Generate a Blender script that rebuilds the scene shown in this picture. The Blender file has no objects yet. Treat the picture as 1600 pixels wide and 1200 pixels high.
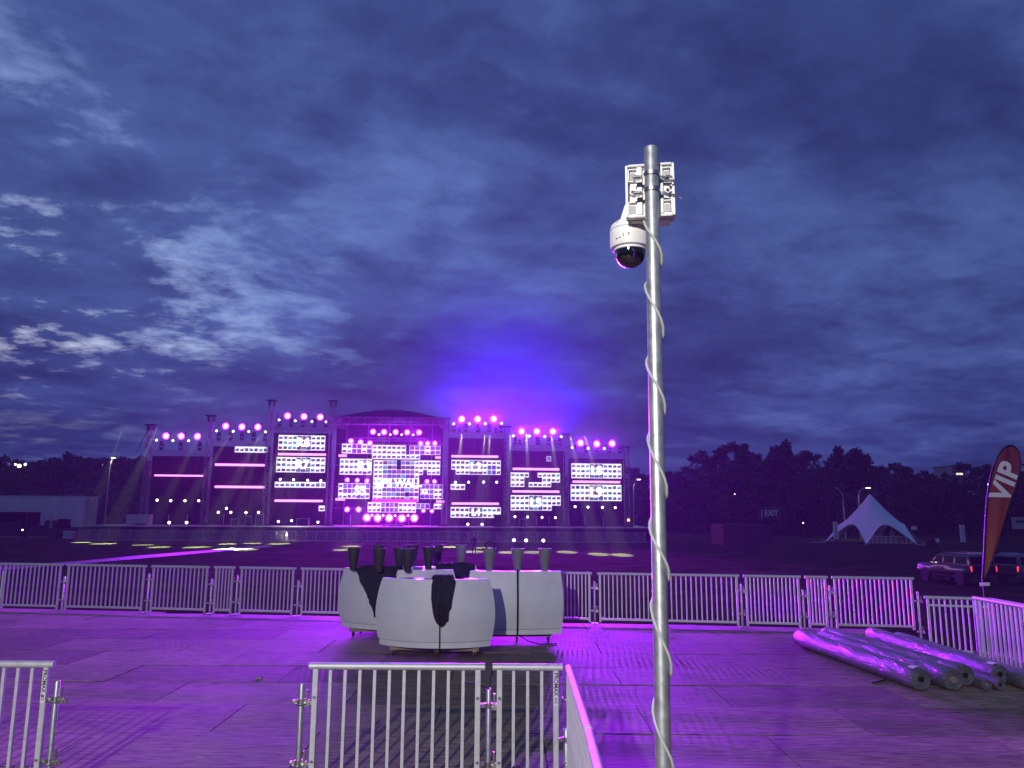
import bpy, bmesh, math, random
from mathutils import Vector, Matrix, Quaternion
R = math.radians
random.seed(7)
scene = bpy.context.scene
COL = scene.collection

# ---------------------------------------------------------------- camera, sky, light, exposure
FPX = 1202.0
CAM = Vector((0, 0, 3.9))
cam_d = bpy.data.cameras.new('camera'); cam_d.sensor_fit = 'HORIZONTAL'; cam_d.sensor_width = 36
cam_d.lens = 36 * FPX / 1600; cam_d.clip_end = 3000; cam_d.clip_start = 0.05
cam = bpy.data.objects.new('camera', cam_d); COL.objects.link(cam)
CROT = Matrix.Rotation(R(90 + 9.45), 3, 'X') @ Matrix.Rotation(R(0.35), 3, 'Z')
cam.matrix_world = Matrix.Translation(CAM) @ CROT.to_4x4()
scene.camera = cam

SUN_AZ, SUN_EL = -44.0, 7.0            # the last daylight, low on the far left
sun_dir = Vector((math.sin(R(SUN_AZ)) * math.cos(R(SUN_EL)), math.cos(R(SUN_AZ)) * math.cos(R(SUN_EL)), math.sin(R(SUN_EL))))
world = bpy.data.worlds.new('World'); scene.world = world; world.use_nodes = True
def build_world():
    nt = world.node_tree; N = nt.nodes; L = nt.links; N.clear()
    def nd(t, **k):
        n = N.new(t)
        for a, b in k.items(): setattr(n, a, b)
        return n
    def math_(op, a, b=None, c=None, clamp=False):
        n = nd('ShaderNodeMath', operation=op, use_clamp=clamp)
        for i, v in enumerate((a, b, c)):
            if v is None: continue
            if isinstance(v, (int, float)): n.inputs[i].default_value = v
            else: L.new(v, n.inputs[i])
        return n.outputs[0]
    def ramp(v, pts):
        n = nd('ShaderNodeValToRGB'); e = n.color_ramp.elements
        while len(e) < len(pts): e.new(0.5)
        for i, (p, c) in enumerate(pts):
            e[i].position = p; e[i].color = (c[0], c[1], c[2], 1) if not isinstance(c, (int, float)) else (c, c, c, 1)
        L.new(v, n.inputs[0]); return n.outputs[0]
    def mix(f, a, b, mode='MIX'):
        n = nd('ShaderNodeMix', data_type='RGBA', blend_type=mode)
        for s, v in ((n.inputs[0], f), (n.inputs[6], a), (n.inputs[7], b)):
            if isinstance(v, (int, float)): s.default_value = v
            elif isinstance(v, tuple): s.default_value = (*v, 1)
            else: L.new(v, s)
        return n.outputs[2]
    tc = nd('ShaderNodeTexCoord'); sep = nd('ShaderNodeSeparateXYZ'); L.new(tc.outputs['Generated'], sep.inputs[0])
    x, y, z = sep.outputs
    zz = math_('ADD', math_('MAXIMUM', z, 0.0), 0.15)
    u0 = math_('DIVIDE', x, zz); v0 = math_('DIVIDE', y, zz)
    u = math_('ADD', math_('MULTIPLY', u0, 0.94), math_('MULTIPLY', v0, 0.34)); v = math_('SUBTRACT', math_('MULTIPLY', v0, 0.94), math_('MULTIPLY', u0, 0.34))
    def noise(su, sv, scale, det, rough, dist, off):
        c = nd('ShaderNodeCombineXYZ')
        L.new(math_('MULTIPLY_ADD', u, su, off), c.inputs[0]); L.new(math_('MULTIPLY_ADD', v, sv, off * 1.7), c.inputs[1]); c.inputs[2].default_value = off
        n = nd('ShaderNodeTexNoise'); n.inputs['Scale'].default_value = scale; n.inputs['Detail'].default_value = det
        n.inputs['Roughness'].default_value = rough; n.inputs['Distortion'].default_value = dist
        L.new(c.outputs[0], n.inputs['Vector']); return n.outputs['Fac']
    big = noise(0.75, 1.0, 0.8, 3, 0.5, 0.4, 3.1)
    mid = noise(0.9, 1.0, 2.3, 10, 0.62, 0.25, 7.7)
    puff = noise(1.0, 1.15, 3.6, 9, 0.60, 0.2, 21.4)
    fine = noise(1.0, 1.1, 6.5, 8, 0.65, 0.2, 12.3)
    dens = math_('ADD', math_('MULTIPLY', big, 0.46), math_('ADD', math_('MULTIPLY', mid, 0.42), math_('MULTIPLY', fine, 0.12)))
    cloud = ramp(dens, [(0.36, (0.096, 0.168, 0.405)), (0.45, (0.056, 0.101, 0.272)), (0.54, (0.031, 0.056, 0.175)), (0.66, (0.015, 0.027, 0.100))])
    rag = nd('ShaderNodeMapRange', interpolation_type='SMOOTHSTEP'); rag.inputs['From Min'].default_value = 0.49; rag.inputs['From Max'].default_value = 0.63; rag.inputs['To Max'].default_value = 0.6; L.new(puff, rag.inputs[0])
    cloud = mix(rag.outputs[0], cloud, mix(1.0, cloud, (0.62, 0.62, 0.70), 'MULTIPLY'))          # darker ragged scud below the sheet
    low = nd('ShaderNodeMapRange', interpolation_type='SMOOTHSTEP'); low.inputs['From Min'].default_value = 0.0; low.inputs['From Max'].default_value = 0.34; L.new(z, low.inputs[0])
    cloud = mix(low.outputs[0], mix(1.0, cloud, (0.60, 0.50, 0.76), 'MULTIPLY'), cloud)         # the cover thickens towards the horizon
    # clear slits in the cover, where the sky behind shows; widest towards the set sun
    d = nd('ShaderNodeVectorMath', operation='DOT_PRODUCT'); L.new(tc.outputs['Generated'], d.inputs[0]); d.inputs[1].default_value = sun_dir
    toward = math_('SMOOTH_MAX', math_('MULTIPLY_ADD', d.outputs['Value'], 6.0, -4.8), 0.0, 0.12)
    slit = math_('ADD', math_('MULTIPLY', mid, 0.60), math_('MULTIPLY', fine, 0.40))
    thin = ramp(slit, [(0.375, 1.0), (0.435, 0.5), (0.50, 0.0)])
    sky = nd('ShaderNodeTexSky', sky_type='NISHITA'); sky.sun_disc = False
    sky.sun_elevation = R(SUN_EL); sky.sun_rotation = R(SUN_AZ); sky.air_density = 1.0; sky.dust_density = 0.5; sky.ozone_density = 3.0
    clear = mix(1.0, sky.outputs[0], (0.125, 0.120, 0.145), 'MULTIPLY')
    bank = nd('ShaderNodeMapRange', interpolation_type='SMOOTHSTEP'); bank.inputs['From Min'].default_value = 0.08; bank.inputs['From Max'].default_value = 0.24; L.new(z, bank.inputs[0])   # the slanting sight line closes the slits low down
    gap = math_('MULTIPLY', math_('MULTIPLY', thin, bank.outputs[0]), math_('MINIMUM', toward, 1.0), clamp=True)
    gap = math_('MAXIMUM', gap, math_('MULTIPLY', thin, 0.05))
    out = mix(gap, cloud, clear)
    bg = nd('ShaderNodeBackground'); bg.inputs[1].default_value = 1.15; L.new(out, bg.inputs[0])
    o = nd('ShaderNodeOutputWorld'); L.new(bg.outputs[0], o.inputs[0])
build_world()

def light(name, kind, loc, power, color, aim=None, **k):
    d = bpy.data.lights.new(name, kind); d.energy = power; d.color = color
    for a, b in k.items(): setattr(d, a, b)
    o = bpy.data.objects.new(name, d); COL.objects.link(o); o.location = loc
    if aim is not None:
        o.rotation_mode = 'QUATERNION'; o.rotation_quaternion = (Vector(aim) - Vector(loc)).to_track_quat('-Z', 'Y')
    return o
light('sun', 'SUN', (-60, 50, 40), 0.06, (1.0, 0.86, 0.78), aim=Vector((-60, 50, 40)) - sun_dir, angle=R(15))
# white work floodlight on its mast behind the photographer: it throws the pale light on the barriers, counters and camera pole
light('work_floodlight', 'SPOT', (-3.6, -8.0, 8.0), 6800, (1.0, 0.97, 0.92), aim=(-1.5, 12.0, 2.0), spot_size=R(105), spot_blend=0.8, shadow_soft_size=0.15)

scene.view_settings.view_transform = 'Standard'; scene.view_settings.look = 'None'
scene.view_settings.exposure = 0.0; scene.view_settings.gamma = 1.0; scene.view_settings.use_curve_mapping = False
scene.render.engine = 'CYCLES'
cy = scene.cycles
cy.use_denoising = True; cy.max_bounces = 5; cy.diffuse_bounces = 2; cy.glossy_bounces = 3; cy.transmission_bounces = 4
cy.volume_bounces = 0; cy.transparent_max_bounces = 8; cy.sample_clamp_indirect = 4.0; cy.caustics_reflective = False; cy.caustics_refractive = False

# ---------------------------------------------------------------- laying out: a sight line meets a known depth or level
def ray(px, py): return CROT @ Vector(((px - 800) / FPX, (600 - py) / FPX, -1))
def wp(px, py, Y):
    d = ray(px, py); return CAM + d * (Y / d.y)
def gp(px, py, z=0.0):
    d = ray(px, py); return CAM + d * ((z - CAM.z) / d.z)
ZP = 1.5                                  # floor of the viewing platform above the field

# ---------------------------------------------------------------- materials
MATS = {}
def mat(name, col, rough=0.6, metal=0.0, emit=None, es=0.0, var=0.0, scale=8.0, bump=0.0, stretch=(1, 1, 1), coat=0.0, attr=None, spec=None, sample=True):
    if name in MATS: return MATS[name]
    m = bpy.data.materials.new(name); m.use_nodes = True; nt = m.node_tree; b = nt.nodes['Principled BSDF']; L = nt.links
    b.inputs['Base Color'].default_value = (*col, 1); b.inputs['Roughness'].default_value = rough; b.inputs['Metallic'].default_value = metal
    if spec is not None: b.inputs['Specular IOR Level'].default_value = spec
    if coat: b.inputs['Coat Weight'].default_value = coat; b.inputs['Coat Roughness'].default_value = 0.08
    if var or bump:
        tc = nt.nodes.new('ShaderNodeTexCoord'); mp = nt.nodes.new('ShaderNodeMapping'); mp.inputs['Scale'].default_value = stretch
        n = nt.nodes.new('ShaderNodeTexNoise'); n.inputs['Scale'].default_value = scale; n.inputs['Detail'].default_value = 6; n.inputs['Roughness'].default_value = 0.6
        L.new(tc.outputs['Object'], mp.inputs[0]); L.new(mp.outputs[0], n.inputs['Vector'])
        if var:
            r = nt.nodes.new('ShaderNodeValToRGB')
            r.color_ramp.elements[0].position = 0.3; r.color_ramp.elements[1].position = 0.7
            r.color_ramp.elements[0].color = (*[c * (1 - var) for c in col], 1); r.color_ramp.elements[1].color = (*[min(1, c * (1 + var)) for c in col], 1)
            L.new(n.outputs['Fac'], r.inputs[0]); L.new(r.outputs[0], b.inputs['Base Color'])
            mr = nt.nodes.new('ShaderNodeMapRange'); mr.inputs['To Min'].default_value = max(0.02, rough - 0.12); mr.inputs['To Max'].default_value = min(1, rough + 0.15)
            L.new(n.outputs['Fac'], mr.inputs['Value']); L.new(mr.outputs[0], b.inputs['Roughness'])
        if bump:
            bp = nt.nodes.new('ShaderNodeBump'); bp.inputs['Strength'].default_value = bump; bp.inputs['Distance'].default_value = 0.02
            L.new(n.outputs['Fac'], bp.inputs['Height']); L.new(bp.outputs[0], b.inputs['Normal'])
    if emit is not None:
        b.inputs['Emission Color'].default_value = (*emit, 1); b.inputs['Emission Strength'].default_value = es
        if not sample:
            m.cycles.emission_sampling = 'NONE'
    if attr:
        a = nt.nodes.new('ShaderNodeAttribute'); a.attribute_name = attr
        L.new(a.outputs['Color'], b.inputs['Emission Color']); b.inputs['Emission Strength'].default_value = es
        m.cycles.emission_sampling = 'NONE'
    MATS[name] = m; return m

def plywood_material():
    m = bpy.data.materials.new('plywood'); m.use_nodes = True; nt = m.node_tree; N = nt.nodes; L = nt.links; b = N['Principled BSDF']
    tc = N.new('ShaderNodeTexCoord'); oi = N.new('ShaderNodeObjectInfo')
    add = N.new('ShaderNodeVectorMath'); add.operation = 'ADD'
    sc = N.new('ShaderNodeVectorMath'); sc.operation = 'SCALE'; sc.inputs['Scale'].default_value = 37.0
    cmb = N.new('ShaderNodeCombineXYZ'); L.new(oi.outputs['Random'], cmb.inputs[0]); L.new(oi.outputs['Random'], cmb.inputs[1])
    L.new(cmb.outputs[0], sc.inputs[0]); L.new(tc.outputs['Object'], add.inputs[0]); L.new(sc.outputs[0], add.inputs[1])
    def noise(stretch, scale, det=6, rough=0.6):
        mp = N.new('ShaderNodeMapping'); mp.inputs['Scale'].default_value = stretch; L.new(add.outputs[0], mp.inputs[0])
        n = N.new('ShaderNodeTexNoise'); n.inputs['Scale'].default_value = scale; n.inputs['Detail'].default_value = det; n.inputs['Roughness'].default_value = rough
        L.new(mp.outputs[0], n.inputs[0]); return n.outputs['Fac']
    grain = noise((1.3, 9, 1), 2.2); knots = noise((1.5, 12, 1), 2.6, 3, 0.5); stain = noise((1, 1, 1), 0.8, 4)
    r = N.new('ShaderNodeValToRGB'); e = r.color_ramp.elements
    e[0].position = 0.30; e[0].color = (0.12, 0.085, 0.052, 1); e[1].position = 0.66; e[1].color = (0.37, 0.285, 0.19, 1); L.new(grain, r.inputs[0])
    k = N.new('ShaderNodeValToRGB'); k.color_ramp.elements[0].position = 0.32; k.color_ramp.elements[0].color = (0.2, 0.18, 0.16, 1); k.color_ramp.elements[1].position = 0.42; k.color_ramp.elements[1].color = (1, 1, 1, 1)
    L.new(knots, k.inputs[0])
    s = N.new('ShaderNodeMapRange'); s.inputs['From Min'].default_value = 0.3; s.inputs['From Max'].default_value = 0.7; s.inputs['To Min'].default_value = 0.72; s.inputs['To Max'].default_value = 1.12; L.new(stain, s.inputs[0])
    t = N.new('ShaderNodeMapRange'); t.inputs['To Min'].default_value = 0.66; t.inputs['To Max'].default_value = 1.25; L.new(oi.outputs['Random'], t.inputs[0])
    def mul(a, b_):
        n = N.new('ShaderNodeMix'); n.data_type = 'RGBA'; n.blend_type = 'MULTIPLY'; n.inputs[0].default_value = 1
        L.new(a, n.inputs[6]); L.new(b_, n.inputs[7]); return n.outputs[2]
    L.new(mul(mul(mul(r.outputs[0], k.outputs[0]), s.outputs[0]), t.outputs[0]), b.inputs['Base Color'])
    rr = N.new('ShaderNodeMapRange'); b.inputs['Specular IOR Level'].default_value = .25; rr.inputs['To Min'].default_value = 0.62; rr.inputs['To Max'].default_value = 0.85; L.new(stain, rr.inputs[0]); L.new(rr.outputs[0], b.inputs['Roughness'])
    bp = N.new('ShaderNodeBump'); bp.inputs['Strength'].default_value = 0.15; bp.inputs['Distance'].default_value = 0.004; L.new(grain, bp.inputs['Height']); L.new(bp.outputs[0], b.inputs['Normal'])
    MATS['plywood'] = m; return m
plywood_material()
M = lambda n: MATS[n]
mat('grass', (0.034, 0.040, 0.019), 1.0, var=0.55, scale=0.35, bump=0.6, spec=0.0)
mat('trackway', (0.085, 0.08, 0.08), 0.6, var=0.2, scale=1.5)
mat('galvanised', (0.44, 0.45, 0.45), 0.42, 0.75, var=0.18, scale=30)
mat('aluminium', (0.60, 0.60, 0.60), 0.5, 0.4, var=0.12, scale=14)
mat('truss_metal', (0.26, 0.26, 0.28), 0.45, 0.5, var=0.15, scale=3)
mat('black_metal', (0.018, 0.018, 0.02), 0.45)
mat('black_scrim', (0.014, 0.013, 0.018), 0.95, spec=0.1)
mat('black_cloth', (0.016, 0.015, 0.03), 0.95, var=0.4, scale=6, bump=0.5)
mat('white_plastic', (0.78, 0.78, 0.75), 0.4, var=0.06, scale=20)
mat('cable_sheath', (0.46, 0.48, 0.46), 0.5)
mat('white_laminate', (0.70, 0.69, 0.71), 0.48, var=0.07, scale=3, bump=0.05)
mat('counter_top', (0.05, 0.05, 0.06), 0.16, coat=0.6)
mat('raw_timber', (0.34, 0.25, 0.16), 0.7, var=0.3, scale=5, stretch=(1, 6, 6))
mat('rubber', (0.03, 0.03, 0.03), 0.7)
mat('dome_glass', (0.006, 0.006, 0.010), 0.05, spec=0.8, coat=1.0)
mat('steel', (0.58, 0.56, 0.52), 0.28, 1.0, var=0.15, scale=40)
mat('dark_print', (0.02, 0.02, 0.025), 0.6)
mat('white_print', (0.78, 0.76, 0.78), 0.6)
mat('sticker', (0.74, 0.74, 0.74), 0.5)
mat('planter_dark', (0.045, 0.042, 0.05), 0.5, var=0.2)
mat('planter_pale', (0.22, 0.22, 0.23), 0.5, var=0.15)
mat('tent_fabric', (0.80, 0.81, 0.85), 0.6, var=0.05, scale=0.5)
mat('bark', (0.035, 0.027, 0.02), 0.9, var=0.4, scale=3)
mat('leaf_a', (0.030, 0.048, 0.022), 0.7, var=0.4, scale=0.6)
mat('leaf_b', (0.040, 0.050, 0.024), 0.7, var=0.4, scale=0.6)
mat('car_black', (0.007, 0.007, 0.010), 0.2, 0.2, coat=1.0)
mat('car_grey', (0.10, 0.10, 0.115), 0.28, 0.5, coat=1.0)
mat('car_glass', (0.003, 0.003, 0.005), 0.12, spec=0.04)
mat('chrome', (0.75, 0.75, 0.78), 0.12, 1.0)
mat('tail_red', (0.3, 0.01, 0.01), 0.3, emit=(1.0, 0.05, 0.07), es=1.3, sample=False)
mat('screen_white', (0.05, 0.05, 0.05), 0.6, emit=(1.0, 0.98, 1.0), es=1.15, sample=False)
mat('screen_text', (0.05, 0.05, 0.05), 0.6, emit=(1.0, 0.98, 1.0), es=1.5, sample=False)
mat('screen_picture', (0.02, 0.02, 0.02), 0.6, attr='Col', es=1.0)
mat('lens_magenta', (0.3, 0.1, 0.3), 0.3, emit=(1.0, 0.50, 0.98), es=2.2, sample=False)
mat('halo_glow', (0.3, 0.02, 0.3), 0.3, emit=(0.95, 0.015, 0.85), es=1.3, sample=False)  # magenta lamp halo painted as emission, not a lit part of the lamp
mat('lens_white', (0.5, 0.5, 0.5), 0.3, emit=(1.0, 0.97, 0.95), es=4.0, sample=False)
mat('tube_pink', (0.3, 0.1, 0.2), 0.3, emit=(1.0, 0.32, 0.90), es=1.9, sample=False)
mat('tube_red', (0.3, 0.05, 0.1), 0.3, emit=(1.0, 0.03, 0.30), es=1.0, sample=False)
mat('lamp_warm', (0.5, 0.5, 0.4), 0.3, emit=(1.0, 0.92, 0.70), es=6.0, sample=False)
mat('window_lit', (0.3, 0.3, 0.25), 0.3, emit=(1.0, 0.86, 0.62), es=1.4, sample=False)
mat('amber', (0.4, 0.2, 0.05), 0.3, emit=(1.0, 0.45, 0.12), es=3.0, sample=False)
mat('barrier_grey', (0.30, 0.29, 0.27), 0.5, 0.3, var=0.25, scale=2)
mat('concrete', (0.30, 0.29, 0.29), 0.8, var=0.2, scale=0.5)
mat('trailer_white', (0.62, 0.62, 0.60), 0.55, var=0.10, scale=0.7)
mat('container_red', (0.06, 0.018, 0.016), 0.6, var=0.3, scale=1)
mat('case_grey', (0.42, 0.41, 0.40), 0.6, var=0.2, scale=2)
mat('skin', (0.32, 0.20, 0.15), 0.6)
mat('clothes_dark', (0.02, 0.02, 0.028), 0.85)
mat('hair_dark', (0.012, 0.010, 0.010), 0.7)
mat('cardboard', (0.36, 0.26, 0.17), 0.8)

# ---------------------------------------------------------------- mesh helper
class MB:
    def __init__(s): s.v = []; s.f = []
    def add(s, vs, fs):
        o = len(s.v); s.v += [tuple(v) for v in vs]; s.f += [tuple(i + o for i in f) for f in fs]; return s
    def box(s, c, size, rot=None):
        hx, hy, hz = [a / 2 for a in size]; c = Vector(c)
        vs = [Vector((x, y, z)) for x in (-hx, hx) for y in (-hy, hy) for z in (-hz, hz)]
        if rot is not None: vs = [rot @ v for v in vs]
        return s.add([v + c for v in vs], [(0, 1, 3, 2), (4, 6, 7, 5), (0, 4, 5, 1), (2, 3, 7, 6), (0, 2, 6, 4), (1, 5, 7, 3)])
    def bar(s, a, b, r, n=4):
        return s.path([a, b], r, n)
    def path(s, pts, r, n=8, cap=True):
        pts = [Vector(p) for p in pts]; rs = r if isinstance(r, (list, tuple)) else [r] * len(pts)
        o = len(s.v); ref = None
        for i, p in enumerate(pts):
            t = (pts[min(i + 1, len(pts) - 1)] - pts[max(i - 1, 0)]).normalized()
            if ref is None:
                ref = Vector((0, 0, 1)) if abs(t.z) < 0.9 else Vector((1, 0, 0))
            a = (ref - t * ref.dot(t)).normalized(); ref = a; b = t.cross(a)
            for k in range(n):
                q = 2 * math.pi * (k + 0.5) / n
                s.v.append(tuple(p + (a * math.cos(q) + b * math.sin(q)) * rs[i]))
        for i in range(len(pts) - 1):
            for k in range(n):
                k2 = (k + 1) % n
                s.f.append((o + i * n + k, o + i * n + k2, o + (i + 1) * n + k2, o + (i + 1) * n + k))
        if cap:
            s.f.append(tuple(o + k for k in reversed(range(n)))); s.f.append(tuple(o + (len(pts) - 1) * n + k for k in range(n)))
        return s
    def lathe(s, prof, c=(0, 0, 0), n=24, axis='Z'):
        o = len(s.v); c = Vector(c)
        for (r, h) in prof:
            for k in range(n):
                q = 2 * math.pi * k / n
                p = Vector((r * math.cos(q), r * math.sin(q), h))
                if axis == 'Y': p = Vector((p.x, p.z, p.y))
                if axis == 'X': p = Vector((p.z, p.x, p.y))
                s.v.append(tuple(p + c))
        for i in range(len(prof) - 1):
            for k in range(n):
                k2 = (k + 1) % n; s.f.append((o + i * n + k, o + i * n + k2, o + (i + 1) * n + k2, o + (i + 1) * n + k))
        s.f.append(tuple(o + k for k in reversed(range(n)))); s.f.append(tuple(o + (len(prof) - 1) * n + k for k in range(n)))
        return s
    def rings(s, rings, cap=True):
        o = len(s.v); n = len(rings[0])
        for r in rings: s.v += [tuple(p) for p in r]
        for i in range(len(rings) - 1):
            for k in range(n):
                k2 = (k + 1) % n; s.f.append((o + i * n + k, o + i * n + k2, o + (i + 1) * n + k2, o + (i + 1) * n + k))
        if cap:
            s.f.append(tuple(o + k for k in reversed(range(n)))); s.f.append(tuple(o + (len(rings) - 1) * n + k for k in range(n)))
        return s
    def grid(s, pts):
        o = len(s.v); m = len(pts[0])
        for r in pts: s.v += [tuple(p) for p in r]
        for i in range(len(pts) - 1):
            for k in range(m - 1): s.f.append((o + i * m + k, o + i * m + k + 1, o + (i + 1) * m + k + 1, o + (i + 1) * m + k))
        return s
    def mesh(s, name, m, smooth=False, bevel=0.0):
        me = bpy.data.meshes.new(name); me.from_pydata(s.v, [], s.f); me.update()
        bm = bmesh.new(); bm.from_mesh(me)
        if bevel:
            bmesh.ops.bevel(bm, geom=[e for e in bm.edges if len(e.link_faces) == 2 and e.calc_face_angle(0) > 0.6], offset=bevel, segments=2, affect='EDGES', clamp_overlap=True)
        bmesh.ops.recalc_face_normals(bm, faces=bm.faces); bm.to_mesh(me); bm.free()
        if smooth:
            me.polygons.foreach_set('use_smooth', [True] * len(me.polygons))
            me.set_sharp_from_angle(angle=R(40))
        me.materials.append(M(m) if isinstance(m, str) else m); return me
    def build(s, name, m, parent=None, smooth=False, bevel=0.0, loc=None, rz=None):
        return link(name, s.mesh(name, m, smooth, bevel), parent, loc, rz)
def link(name, me, parent=None, loc=None, rz=None):
    o = bpy.data.objects.new(name, me); COL.objects.link(o)
    if parent is not None: o.parent = parent
    if loc is not None: o.location = loc
    if rz is not None: o.rotation_euler.z = rz
    return o
def tag(o, label=None, cat=None, group=None, kind=None):
    if label: o['label'] = label
    if cat: o['category'] = cat
    if group: o['group'] = group
    if kind: o['kind'] = kind
    return o
def thing(name, label, cat, loc=(0, 0, 0), rz=0.0, group=None):
    o = bpy.data.objects.new(name, None); COL.objects.link(o); o.location = loc; o.rotation_euler.z = rz; o.empty_display_size = 0.2
    return tag(o, label, cat, group)
def text_mesh(txt, size, m, bold=0.0, extrude=0.004, name='lettering', shear=0.0, spacing=1.0):
    c = bpy.data.curves.new('lettering_curve', 'FONT'); c.body = txt; c.size = size; c.offset = bold; c.extrude = extrude; c.align_x = 'CENTER'; c.align_y = 'CENTER'; c.shear = shear; c.resolution_u = 3; c.space_character = spacing
    o = bpy.data.objects.new('lettering_tmp', c); COL.objects.link(o)
    dg = bpy.context.evaluated_depsgraph_get(); me = bpy.data.meshes.new_from_object(o.evaluated_get(dg))
    bpy.data.objects.remove(o); bpy.data.curves.remove(c); me.materials.clear(); me.materials.append(M(m)); me.name = name
    return me
_u = ['first', 'second', 'third', 'fourth', 'fifth', 'sixth', 'seventh', 'eighth', 'ninth']
ORD = _u + ['tenth', 'eleventh', 'twelfth', 'thirteenth', 'fourteenth', 'fifteenth', 'sixteenth', 'seventeenth', 'eighteenth', 'nineteenth']
for _t, _th in (('twenty', 'twentieth'), ('thirty', 'thirtieth'), ('forty', 'fortieth'), ('fifty', 'fiftieth'), ('sixty', 'sixtieth')):
    ORD += [_th] + [_t + '-' + w for w in _u]

# ================================================================ THE SETTING
g = MB().grid([[(x, y, 0) for x in [-520 + 40 * i for i in range(27)]] for y in [-120 + 40 * j for j in range(19)]]).build('field', 'grass'); tag(g, kind='structure')
top = [(-140, 898), (0, 886), (130, 876.5), (240, 866.5), (330, 859.5), (415, 852.5)]; bot = [(-140, 906), (0, 892), (130, 881), (240, 871.5), (330, 863.5), (428, 854.5)]
a = [gp(*p) for p in top]; b = [gp(*p) for p in bot]
tp = MB().grid([[p + Vector((0, 0, 0.03)) for p in a], [p + Vector((0, 0, 0.03)) for p in b]]).build('path', 'trackway'); tag(tp, 'pale trackway strip laid across the dark field', kind='structure')

# --- viewing platform: plywood sheets on a dark frame
FA = wp(0, 800, 19.4); FB = wp(1427, 800, 16.6)
FDIR = (Vector((FB.x, FB.y, 0)) - Vector((FA.x, FA.y, 0))).normalized()
def fence_y(x): return FA.y + (FB.y - FA.y) * (x - FA.x) / (FB.x - FA.x)
def on_fence(px):                                   # where a sight line meets the far fence line
    d = ray(px, 900); k = (FB.y - FA.y) / (FB.x - FA.x)
    t = (FA.y - k * FA.x) / (d.y - k * d.x); return Vector((d.x * t, d.y * t, ZP))
deck = MB()
deck.add([(-15.5, -3, ZP - 0.03), (7.7, -3, ZP - 0.03), (7.7, fence_y(7.7) + .12, ZP - 0.03), (-15.5, fence_y(-15.5) + .12, ZP - 0.03),
          (-15.5, -3, ZP - 0.35), (7.7, -3, ZP - 0.35), (7.7, fence_y(7.7) + .12, ZP - 0.35), (-15.5, fence_y(-15.5) + .12, ZP - 0.35)],
         [(0, 1, 2, 3), (7, 6, 5, 4), (0, 4, 5, 1), (1, 5, 6, 2), (2, 6, 7, 3), (3, 7, 4, 0)])
platform = deck.build('platform_floor', 'black_metal'); tag(platform, 'raised plywood viewing platform', kind='structure')
for px_ in (-14, -9, -4, 1, 5.5):
    for py_ in (3, 9, 15):
        MB().bar((px_, py_, 0), (px_, py_, ZP - 0.35), 0.05, 8).build('support_leg', 'galvanised', platform)
random.seed(11)
row = 0; yy = 4.1 - 1.22 * 4
while yy < 22:
    x = -15.5 + (0 if row % 2 == 0 else -1.22)
    while x < 7.7:
        x0, x1 = max(x, -15.5) + 0.006, min(x + 2.44, 7.7) - 0.006
        if x1 - x0 > 0.1:
            y0 = yy + 0.007
            ya, yb = min(yy + 1.213, fence_y(x0) + 0.15), min(yy + 1.213, fence_y(x1) + 0.15)
            if min(ya, yb) > y0 + 0.03:
                cx, cyy = (x0 + x1) / 2, (y0 + ya) / 2; dz = [random.uniform(-0.006, 0.006) for _ in range(4)]
                vs = [(x0 - cx, y0 - cyy, dz[0]), (x1 - cx, y0 - cyy, dz[1]), (x1 - cx, yb - cyy, dz[2]), (x0 - cx, ya - cyy, dz[3])]
                m = MB(); m.add(vs + [(v[0], v[1], -0.022) for v in vs], [(0, 1, 2, 3), (7, 6, 5, 4), (0, 4, 5, 1), (1, 5, 6, 2), (2, 6, 7, 3), (3, 7, 4, 0)])
                m.build('plywood_sheet', 'plywood', platform, loc=(cx, cyy, ZP))
        x += 2.44
    yy += 1.22; row += 1
# lower landing beside the platform, at the stair head on the right
ld = MB().box((9.75, 13.6, 1.19), (3.9, 4.4, 0.12)).build('stair_landing', 'plywood'); tag(ld, 'low plywood landing at the stair head', kind='structure')

# --- trees
def leaf_crown(seed, h, w, base, n_cl, n_leaf, leaf):
    rnd = random.Random(seed); v = []; f = []
    cl = []
    for i in range(n_cl):
        while True:
            p = Vector((rnd.uniform(-1, 1), rnd.uniform(-1, 1), rnd.uniform(-1, 1)))
            if 0.25 < p.length < 1: break
        t = (p.z + 1) / 2
        wid = w * (0.55 + 0.45 * math.sin(math.pi * min(1, t * 0.85 + 0.15)))
        c = Vector((p.x * wid, p.y * wid, base + t * (h - base)))
        cl.append((c, rnd.uniform(0.10, 0.22) * h * (1.1 - 0.5 * t)))
    for k in range(7):
        a = rnd.uniform(0, 6.28); cl.append((Vector((math.cos(a) * w * rnd.uniform(0.1, .45), math.sin(a) * w * .4, h * rnd.uniform(0.92, 1.06))), h * rnd.uniform(0.04, 0.08)))
    for c, r in cl:
        for k in range(int(n_leaf * (0.4 + r / (0.16 * h) * 0.6))):
            d = Vector((rnd.gauss(0, 1), rnd.gauss(0, 1), rnd.gauss(0, 0.8))); d = d.normalized() * r * rnd.uniform(0.2, 1.0) ** 0.6
            q = c + d; s = leaf * rnd.uniform(0.6, 1.3)
            a1 = Vector((rnd.gauss(0, 1), rnd.gauss(0, 1), rnd.gauss(0, 1))).normalized(); a2 = a1.orthogonal().normalized(); a2.rotate(Quaternion(a1, rnd.uniform(0, 6.28)))
            o = len(v); v += [q - a1 * s, q + a2 * s * 0.55, q + a1 * s, q - a2 * s * 0.55]; f.append((o, o + 1, o + 2, o + 3))
    return v, f, cl
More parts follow.
